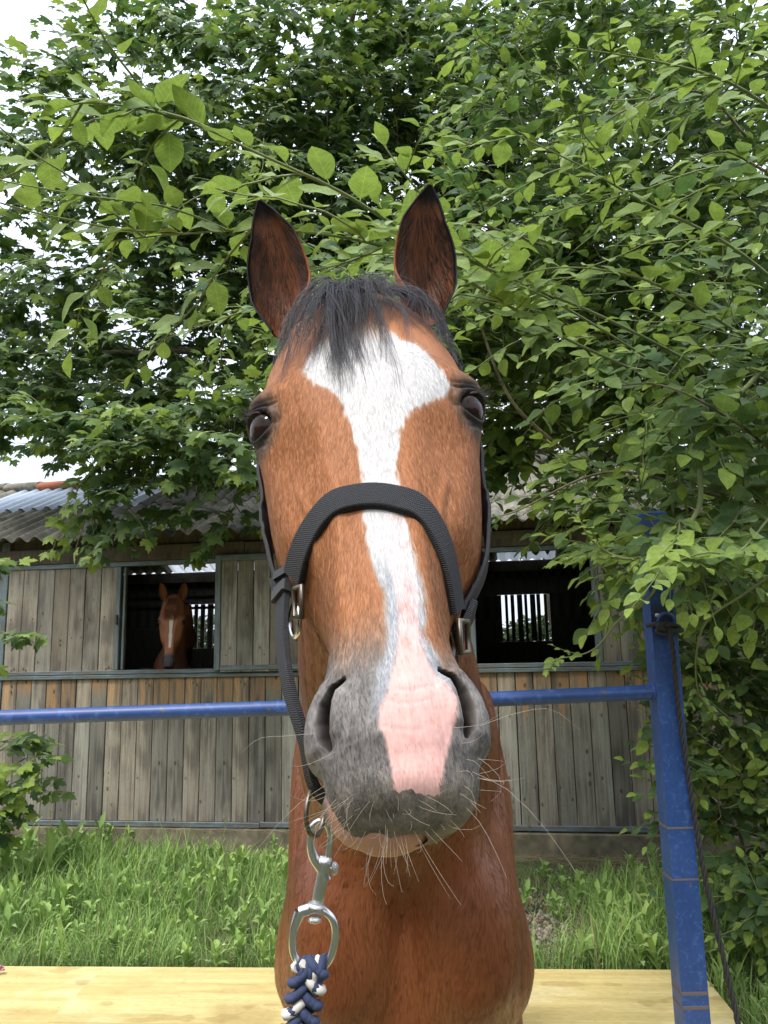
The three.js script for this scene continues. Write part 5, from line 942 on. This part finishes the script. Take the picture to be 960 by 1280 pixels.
grow({ ...SYCAMORE, name: 'maple_tree', label: 'large maple tree with lobed leaves spreading over the corrugated stable roof', category: 'tree', seed: 11, size: 0.165, space: 0.62, pairs: true, stalk: 0.5, shoots: 2, len: 0.42, young: 0.16, droop: 0.06, hang: 0.1,
  limbs: [[[V(-0.6, 0, -11.2), V(-0.6, 2.5, -11.1), V(-0.7, 4.6, -10.6)], 0.2, 0.13, 'trunk'], [[V(-0.7, 4.3, -10.7), V(-1.4, 5.6, -9.4), V(-2.4, 6.6, -8.0), V(-3.2, 7.2, -7.0)], 0.11, 0.02], [[V(-0.65, 4.2, -10.7), V(-0.9, 4.8, -9.0), V(-1.7, 4.6, -7.6), V(-2.6, 4.3, -6.8)], 0.10, 0.018], [[V(-0.7, 4.5, -10.6), V(-0.5, 6.5, -9.6), V(-0.3, 8, -8.4), V(-0.2, 9, -7.4)], 0.11, 0.02], [[V(-0.65, 3.9, -10.8), V(-0.9, 4.0, -8.6), V(-1.3, 3.7, -7.0), V(-1.8, 3.2, -6.1)], 0.08, 0.012], [[V(-0.65, 4.4, -10.7), V(0.5, 6, -9.2), V(1.4, 7.2, -8)], 0.1, 0.02]],
  clouds: [[V(-2.3, 5.6, -7.4), V(2.3, 2.9, 1.4), 430], [V(-0.3, 7.2, -8.0), V(2.7, 2.8, 1.5), 440], [V(-1.75, 3.1, -6.0), V(1.15, 0.55, 0.5), 80], [V(-2.9, 3.75, -6.8), V(1.0, 0.75, 0.7), 60]],
  keep: (p, r) => p.y < 6.7 + (p.x + 3.7) * 2.2 && !(p.z < -6.2 && p.y < 3.6 - (p.z + 6.2) * 0.05) && !(p.x < -2.4 && p.y < 3.5 + 0.0 && r() < 0.6) });
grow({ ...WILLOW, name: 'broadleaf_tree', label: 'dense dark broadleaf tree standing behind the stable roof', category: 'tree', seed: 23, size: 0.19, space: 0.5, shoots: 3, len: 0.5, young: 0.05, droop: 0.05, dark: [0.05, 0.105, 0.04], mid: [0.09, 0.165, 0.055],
  limbs: [[[V(2.6, 0, -11.5), V(2.5, 2.5, -11.4), V(2.3, 4.5, -11)], 0.22, 0.14, 'trunk'], [[V(2.3, 4.2, -11), V(1.5, 6, -9.8), V(0.6, 7.6, -8.8)], 0.11, 0.02], [[V(2.3, 4.2, -11), V(3.2, 6, -9.8), V(3.8, 7.6, -8.8)], 0.11, 0.02], [[V(2.3, 3.8, -11), V(2.0, 4.4, -9.6), V(1.4, 4.4, -8.6)], 0.09, 0.015], [[V(2.3, 3.8, -11), V(3.4, 4.6, -9.6), V(4.2, 4.6, -8.6)], 0.09, 0.015]],
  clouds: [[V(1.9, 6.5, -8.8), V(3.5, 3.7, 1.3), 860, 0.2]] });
grow({ ...WILLOW, name: 'goat_willow', label: 'goat willow with oval leaves arching over the blue post and the bay horse', category: 'tree', seed: 37, size: 0.125, space: 0.5, shoots: 3, len: 0.36, young: 0.24, droop: 0.03,
  limbs: [[[V(3.0, 0, -4.9), V(2.8, 1.2, -4.8), V(2.4, 2.2, -4.6)], 0.09, 0.06, 'trunk'], [[V(2.4, 2.1, -4.6), V(1.9, 2.9, -4.3), V(1.2, 3.3, -4.1), V(0.3, 3.3, -3.9)], 0.05, 0.010], [[V(2.5, 2.0, -4.6), V(2.2, 3.4, -4.5), V(1.7, 4.6, -4.3)], 0.05, 0.012], [[V(2.9, 1.0, -4.8), V(2.2, 1.6, -4.4), V(1.8, 1.6, -4.2)], 0.035, 0.01], [[V(2.7, 1.5, -4.7), V(2.3, 2.3, -3.8), V(1.75, 2.75, -3.2)], 0.035, 0.012]],
  clouds: [[V(1.75, 3.1, -4.2), V(1.35, 1.1, 0.9), 210], [V(0.85, 3.35, -4.3), V(1.1, 0.8, 0.7), 170], [V(1.95, 1.9, -4.2), V(0.6, 0.8, 0.6), 70], [V(0.1, 3.25, -3.9), V(0.75, 0.42, 0.5), 50], [V(1.75, 4.7, -4.3), V(1.4, 1.2, 0.9), 230], [V(1.0, 2.15, -3.7), V(0.25, 0.3, 0.25), 12], [V(1.45, 2.3, -3.0), V(0.4, 0.55, 0.35), 40], [V(0.98, 1.98, -2.62), V(0.16, 0.16, 0.12), 7, 0.08]],
  keep: (p) => !(p.x < 0.9 && p.y < 2.5 && p.z < -3.2),
  sprays: [
    [[V(1.66, 2.83, -3.63), V(0.91, 2.83, -2.92), V(0.38, 2.74, -2.33), V(0.06, 2.67, -1.93), V(-0.10, 2.69, -1.78), V(-0.28, 2.75, -1.72), V(-0.47, 2.81, -1.66), V(-0.69, 2.85, -1.65), V(-0.78, 2.83, -1.65)], 0.135, 0.62, 0.38, 0.007],
    [[V(1.62, 2.75, -3.75), V(0.70, 2.73, -2.84), V(0.21, 2.70, -2.23), V(-0.01, 2.63, -1.94), V(-0.25, 2.62, -1.84), V(-0.51, 2.59, -1.80), V(-0.73, 2.57, -1.80)], 0.13, 0.62, 0.35, 0.007],
    [[V(1.51, 2.80, -3.64), V(0.70, 2.85, -2.82), V(0.34, 2.82, -2.42), V(0.17, 2.89, -2.20), V(0.08, 2.94, -2.09), V(0.02, 3.03, -2.08)], 0.11, 0.65, 0.3, 0.006],
    [[V(1.78, 3.07, -3.18), V(1.24, 2.98, -2.59), V(0.85, 2.96, -2.29), V(0.62, 3.02, -2.18), V(0.41, 3.09, -2.12)], 0.105, 0.75, 0.2, 0.007],
    [[V(1.73, 2.62, -3.06), V(1.19, 2.65, -2.55), V(0.84, 2.71, -2.33), V(0.56, 2.70, -2.23), V(0.41, 2.68, -2.24)], 0.115, 0.6, 0.2, 0.007],
    [[V(1.64, 3.50, -2.70), V(1.16, 3.41, -2.31), V(0.86, 3.41, -2.21), V(0.63, 3.41, -2.16)], 0.105, 0.8, 0.2, 0.007],
    [[V(1.62, 2.16, -2.94), V(1.19, 2.27, -2.51), V(0.89, 2.37, -2.39), V(0.63, 2.35, -2.40)], 0.115, 0.4, 0.2, 0.007],
    [[V(1.76, 2.83, -3.13), V(1.16, 2.24, -2.72), V(1.05, 1.98, -2.56), V(0.92, 1.86, -2.54), V(0.77, 1.82, -2.49), V(0.67, 1.88, -2.48), V(0.63, 1.95, -2.47)], 0.045, 0.9, 0.75, 0.012],
    [[V(0.89, 1.84, -2.53), V(0.90, 1.72, -2.61), V(0.80, 1.63, -2.68), V(0.72, 1.53, -2.75), V(0.58, 1.50, -2.72)], 0.05, 0.7, 0.8, 0.006],
    [[V(1.47, 1.83, -2.79), V(1.30, 1.72, -2.81), V(1.15, 1.61, -2.83), V(1.14, 1.38, -2.92), V(1.24, 1.26, -3.00)], 0.055, 0.6, 0.6, 0.006],
    [[V(0.83, 2.45, -3.50), V(0.57, 2.61, -3.26), V(0.41, 2.88, -3.01), V(0.36, 3.06, -2.88)], 0.06, 0.3, 0.7, 0.009],
    [[V(1.29, 1.95, -2.57), V(1.09, 1.82, -2.39), V(0.95, 1.81, -2.29), V(0.87, 1.79, -2.29)], 0.10, 0.6, 0.2, 0.005],
    [[V(1.42, 3.01, -2.38), V(1.14, 2.93, -2.09), V(0.98, 2.92, -1.99), V(0.89, 2.90, -2.00)], 0.12, 0.4, 0.2, 0.006],
    [[V(1.39, 2.14, -3.14), V(0.93, 2.25, -3.13), V(0.55, 2.11, -3.25), V(0.41, 2.08, -3.26)], 0.05, 0.1, 0.9, 0.008],
    [[V(1.75, 3.9, -3.3), V(1.3, 3.75, -2.8), V(0.9, 3.5, -2.6), V(0.7, 3.3, -2.55)], 0.11, 0.35, 0.2, 0.007], [[V(1.6, 2.5, -2.8), V(1.35, 2.45, -2.3), V(1.1, 2.4, -2.1)], 0.12, 0.3, 0.15, 0.007], [[V(0.9, 3.5, -3.6), V(0.4, 3.3, -3.0), V(0.15, 3.1, -2.7)], 0.11, 0.5, 0.2, 0.007], [[V(-0.05, 3.3, -3.6), V(-0.5, 3.05, -3.2), V(-0.95, 2.85, -3.1)], 0.11, 0.5, 0.1, 0.006]] });
grow({ ...WILLOW, name: 'shrub', label: 'leafy shrub of broad light green leaves filling the corner beyond the blue post', category: 'shrub', seed: 53, size: 0.09, space: 0.55, shoots: 3, len: 0.3, young: 0.3, droop: 0.0, lift: 0.03, mid: [0.15, 0.26, 0.07],
  limbs: [0, 1, 2, 3, 4].map((i) => [[V(1.9 + 0.2 * i, 0, -4.3 - 0.1 * (i % 2)), V(1.85 + 0.18 * i, 0.6, -4.25 + 0.08 * i - 0.1), V(1.75 + 0.2 * i, 1.2, -4.1)], 0.014, 0.006]),
  clouds: [[V(2.0, 0.9, -4.2), V(0.55, 0.8, 0.45), 170], [V(1.85, 0.4, -3.75), V(0.4, 0.35, 0.3), 36], [V(2.6, 1.3, -5.0), V(0.8, 1.0, 0.5), 60]], keep: (p) => p.y > 0.1 });
grow({ ...SYCAMORE, name: 'maple_sapling', label: 'young maple sapling growing against the left corner of the stable', category: 'sapling', seed: 61, size: 0.14, space: 0.6, pairs: true, stalk: 0.5, shoots: 2, len: 0.25, young: 0.2, droop: 0.05,
  limbs: [[[V(-2.85, 0, -5.4), V(-2.8, 0.6, -5.35), V(-2.75, 1.2, -5.3)], 0.014, 0.006], [[V(-2.95, 0, -5.3), V(-2.9, 0.9, -5.2), V(-2.8, 1.9, -5.1)], 0.014, 0.006]],
  clouds: [[V(-2.62, 0.75, -5.2), V(0.28, 0.4, 0.25), 11], [V(-2.68, 1.85, -5.05), V(0.2, 0.3, 0.2), 7]] });

// ---------------------------------------------------------------- grass, weeds, litter
{
  const r = rng(71), blade = (bend, w) => { const pos = [], idx = [], uv = []; for (let i = 0; i <= 4; i++) { const t = i / 4, ww = w * (1 - t * t * 0.9), y = Math.sin(t * bend) / bend, z = (1 - Math.cos(t * bend)) / bend; pos.push(-ww, y, z, ww, y, z); uv.push(0.5, t, 0.5, t); if (i < 4) { const q = i * 2; idx.push(q, q + 1, q + 2, q + 1, q + 3, q + 2); } } const g = new THREE.BufferGeometry(); g.setAttribute('position', new THREE.Float32BufferAttribute(pos, 3)); g.setAttribute('uv', new THREE.Float32BufferAttribute(uv, 2)); g.setIndex(idx); g.computeVertexNormals(); return g; };
  const gm = new THREE.MeshPhysicalMaterial({ color: 0xffffff, roughness: 0.97, clearcoat: 0.15, clearcoatRoughness: 0.4, transmission: 0.35, thickness: 0, side: THREE.DoubleSide });
  const stableFront = (x) => -6.35 + x * Math.tan(YAW) + 0.1;
  // how thick the growth is at a place: lush on the left, thin and bare by the gravelly patch beyond the deck
  const lush = (x, z) => { let d = 0.75 + 0.9 * fbm(x * 1.1, z * 1.1, 3, 3); d -= 1.2 * Math.exp(-(((x - 0.75) / 0.35) ** 2) - (((z + 4.6) / 0.5) ** 2)); d -= 0.9 * sstep(0.7, 0.15, z - stableFront(x)) * (x > -1.9 ? 1 : 0.6); return d; };
  const spot = () => { const x = -3.9 + r() * 7.9, f = stableFront(x), far = -3.93 + (x < 1.4 ? (1.4 - x) * -0.0647 : 0.9); return [x, lerp(f, far, r())]; };
  const M = new THREE.Matrix4(), q = new THREE.Quaternion(), e = new THREE.Euler(), c = new THREE.Color();
  const scatter = (name, geo, mat, n, fn) => { const inst = new THREE.InstancedMesh(geo, mat, n); let k = 0; for (let tries = 0; k < n && tries < n * 6; tries++) { const s = fn(); if (!s) continue; const [x, y, z, rx, ry, rz, sx, sy, sz, col] = s; M.compose(V(x, y, z), q.setFromEuler(e.set(rx, ry, rz, 'YXZ')), V(sx, sy, sz)); inst.setMatrixAt(k, M); inst.setColorAt(k++, c.setRGB(...col)); } inst.count = k; inst.name = numbered(name); inst.userData.kind = 'stuff'; shadows(inst); scene.add(inst); return inst; };
  const green = (t) => { const a = [0.15, 0.285, 0.055], b = [0.36, 0.52, 0.12]; return a.map((v, i) => lerp(v, b[i], t)); };
  for (const [bend, n] of [[0.7, 34000], [1.5, 34000]]) tag(scatter('grass', blade(bend, 0.0095), gm, n, () => { const [x, z] = spot(), d = lush(x, z); if (r() > d) return null; const h = (0.10 + 0.30 * r() * r() + 0.05 * r()) * clamp(d, 0.45, 1.15); return [x, -0.01, z, (r() - 0.5) * 0.5, r() * 6.3, (r() - 0.5) * 0.5, h * 1.3, h, h, r() < 0.05 ? [0.30, 0.26, 0.12] : green(r())]; }), 'rough tall green grass between the wooden deck and the stable', 'grass');
  // broad-leaved weeds: rosettes of small leaves on short stalks
  const rosette = mergeGeometries([...Array(9)].map((_, i) => { const g = ovalLeaf(3, 0.24, 0.35, 0.2, 0.1, 70 + i), a = i * 2.4; return g.rotateX(-0.5 - 0.6 * (i % 3) / 2).translate(0, 0.12 + 0.09 * i, 0).rotateY(a); }));
  tag(scatter('weeds', rosette, gm, 1500, () => { const [x, z] = spot(), d = lush(x, z); if (r() > d * 0.7 || (x > -1.2 && x < 1.2 && r() < 0.45)) return null; const s = 0.025 + 0.05 * r() + (x < -2.2 && z < -5.2 ? 0.07 * r() : 0); return [x, 0, z, (r() - 0.5) * 0.4, r() * 6.3, (r() - 0.5) * 0.4, s, s * (1.5 + 1.5 * r()), s, green(0.3 + 0.7 * r())]; }), 'low broad-leaved green weeds growing among the grass', 'weeds');
  tag(scatter('dry_straw', tube([V(0, 0, 0), V(0.01, 0.5, 0.02), V(0, 1, 0)], [0.012, 0.012, 0.006], 3, false), std(0xffffff, 0.9), 2600, () => { const x = -3 + r() * 6.2, z = stableFront(x) + 0.02 + 0.28 * r() * r(), top = z - stableFront(x) < 0.06 && r() < 0.5; const l = 0.06 + 0.16 * r(), k = 0.7 + 0.5 * r(); return [x, top ? 0.163 : 0.008 + 0.02 * r(), z - (top ? 0.07 : 0), Math.PI / 2 + (r() - 0.5) * 0.25, (r() - 0.5) * 2.6 + Math.PI / 2, 0, l * 0.25, l, l * 0.25, [0.40 * k, 0.32 * k, 0.18 * k]]; }), 'dry straw scattered along the foot of the stable wall', 'straw');
  const chip = new THREE.IcosahedronGeometry(1, 0); tag(scatter('gravel', chip, std(0xffffff, 0.95), 2400, () => { const x = 0.75 + (r() + r() - 1) * 0.8, z = -4.6 + (r() + r() - 1) * 0.8; const s = 0.006 + 0.014 * r() * r(), k = 0.6 + 0.8 * r(); return [x, 0.003, z, r() * 3, r() * 6, r() * 3, s, s * 0.6, s, r() < 0.25 ? [0.20 * k, 0.12 * k, 0.07 * k] : [0.26 * k, 0.23 * k, 0.19 * k]]; }), 'loose grey gravel on the bare patch beyond the deck', 'gravel');
  // tall grass stalks with seed heads
  for (const [x, z, h] of [[0.78, -5.2, 0.62], [0.86, -5.15, 0.52], [0.42, -5.3, 0.7], [-1.0, -4.9, 0.6], [-2.05, -4.9, 0.75], [-2.2, -5.1, 0.8]]) {
    const st = thing('grass_stalk', 'tall thin flowering grass stalk rising above the weeds', 'grass', 'tall grass stalks'); st.position.set(x, 0, z);
    const p = spline([V(0, 0, 0), V(0.01, h * 0.5, 0.01), V(-0.02 + 0.04 * r(), h, 0.02)], 10); mesh('stem', tube(p, p.map((_, i) => 0.0022 - 0.0001 * i), 4), greenTwig, st);
    const head = []; for (let i = 0; i < 22; i++) { const t = 0.68 + 0.32 * i / 22, b = p[Math.min(10, Math.round(t * 10))], a = r() * 6.3; head.push(new THREE.IcosahedronGeometry(0.004, 0).scale(0.7, 2, 0.7).translate(b.x + 0.008 * Math.cos(a), b.y + (t * 10 % 1) * 0.05 * h, b.z + 0.008 * Math.sin(a))); } mesh('seed_head', mergeGeometries(head), greenTwig, st);
  }
  { const cl = thing('clover_flower', 'small pink clover flower lying at the edge of the deck', 'flower'); cl.position.set(-1.86, 0.07, -3.97); const pet = []; for (let i = 0; i < 40; i++) { const a = r() * 6.3, b = r() * 1.9; pet.push(new THREE.SphereGeometry(0.006, 5, 4).scale(0.6, 0.6, 1.6).lookAt(V(Math.cos(a) * Math.sin(b), Math.cos(b), Math.sin(a) * Math.sin(b))).translate(0.014 * Math.cos(a) * Math.sin(b), 0.02 + 0.014 * Math.cos(b), 0.014 * Math.sin(a) * Math.sin(b))); } mesh('bloom', mergeGeometries(pet), std(lin(0.45, 0.22, 0.28), 0.8), cl); mesh('stem', tube([V(0, 0.018, 0), V(-0.02, 0.004, -0.03), V(-0.05, 0.004, -0.1)], 0.0016, 4), greenTwig, cl); }
  // far hedge behind the stable
  const hedge = new THREE.InstancedMesh(ovalLeaf(2, 0.4, 0.2, 0.3, 0.1, 9), leafWhite, 26000), hc = new THREE.Color();
  for (let i = 0; i < 26000; i++) { const x = -32 + 64 * r(), top = 2.6 + 1.5 * fbm(x * 0.25, 1, 2, 3) + 0.5 * fbm(x * 1.5, 2, 2, 2), y = top * Math.pow(r(), 0.8), z = -27 + (r() - 0.5) * 2.4, s = 0.22 + 0.2 * r(), k = 0.6 + 0.6 * r(); M.compose(V(x, y, z), q.setFromEuler(e.set(r() * 6, r() * 6, r() * 6)), V(s, s, s)); hedge.setMatrixAt(i, M); hedge.setColorAt(i, hc.setRGB(0.07 * k, 0.12 * k, 0.035 * k)); }
  const near = new THREE.InstancedMesh(ovalLeaf(2, 0.45, 0.2, 0.3, 0.1, 9), leafWhite, 9000); // unseen trees added behind the viewer, to darken reflections in eyes and metal
  for (let i = 0; i < 9000; i++) { const a = (r() - 0.5) * 3.4, R = 15 + (r() - 0.5) * 2, top = 5.2 + 2.4 * fbm(a * 5, 6, 1, 3), y = top * r(), s = 0.5 + 0.4 * r(), k = 0.6 + 0.6 * r(); M.compose(V(Math.sin(a) * R, y, Math.cos(a) * R), q.setFromEuler(e.set(r() * 6, r() * 6, r() * 6)), V(s, s, s)); near.setMatrixAt(i, M); near.setColorAt(i, hc.setRGB(0.09 * k, 0.15 * k, 0.045 * k)); }
  near.name = 'added_trees'; near.userData.kind = 'stuff'; shadows(near); scene.add(near); tag(near, 'row of unseen trees added behind the viewer to darken the eye reflections', 'trees');
  hedge.name = 'far_hedge'; hedge.userData.kind = 'stuff'; shadows(hedge); scene.add(hedge); tag(hedge, 'distant green hedge seen through the slatted opening of the stable', 'hedge');
}

renderer.render(scene, camera);
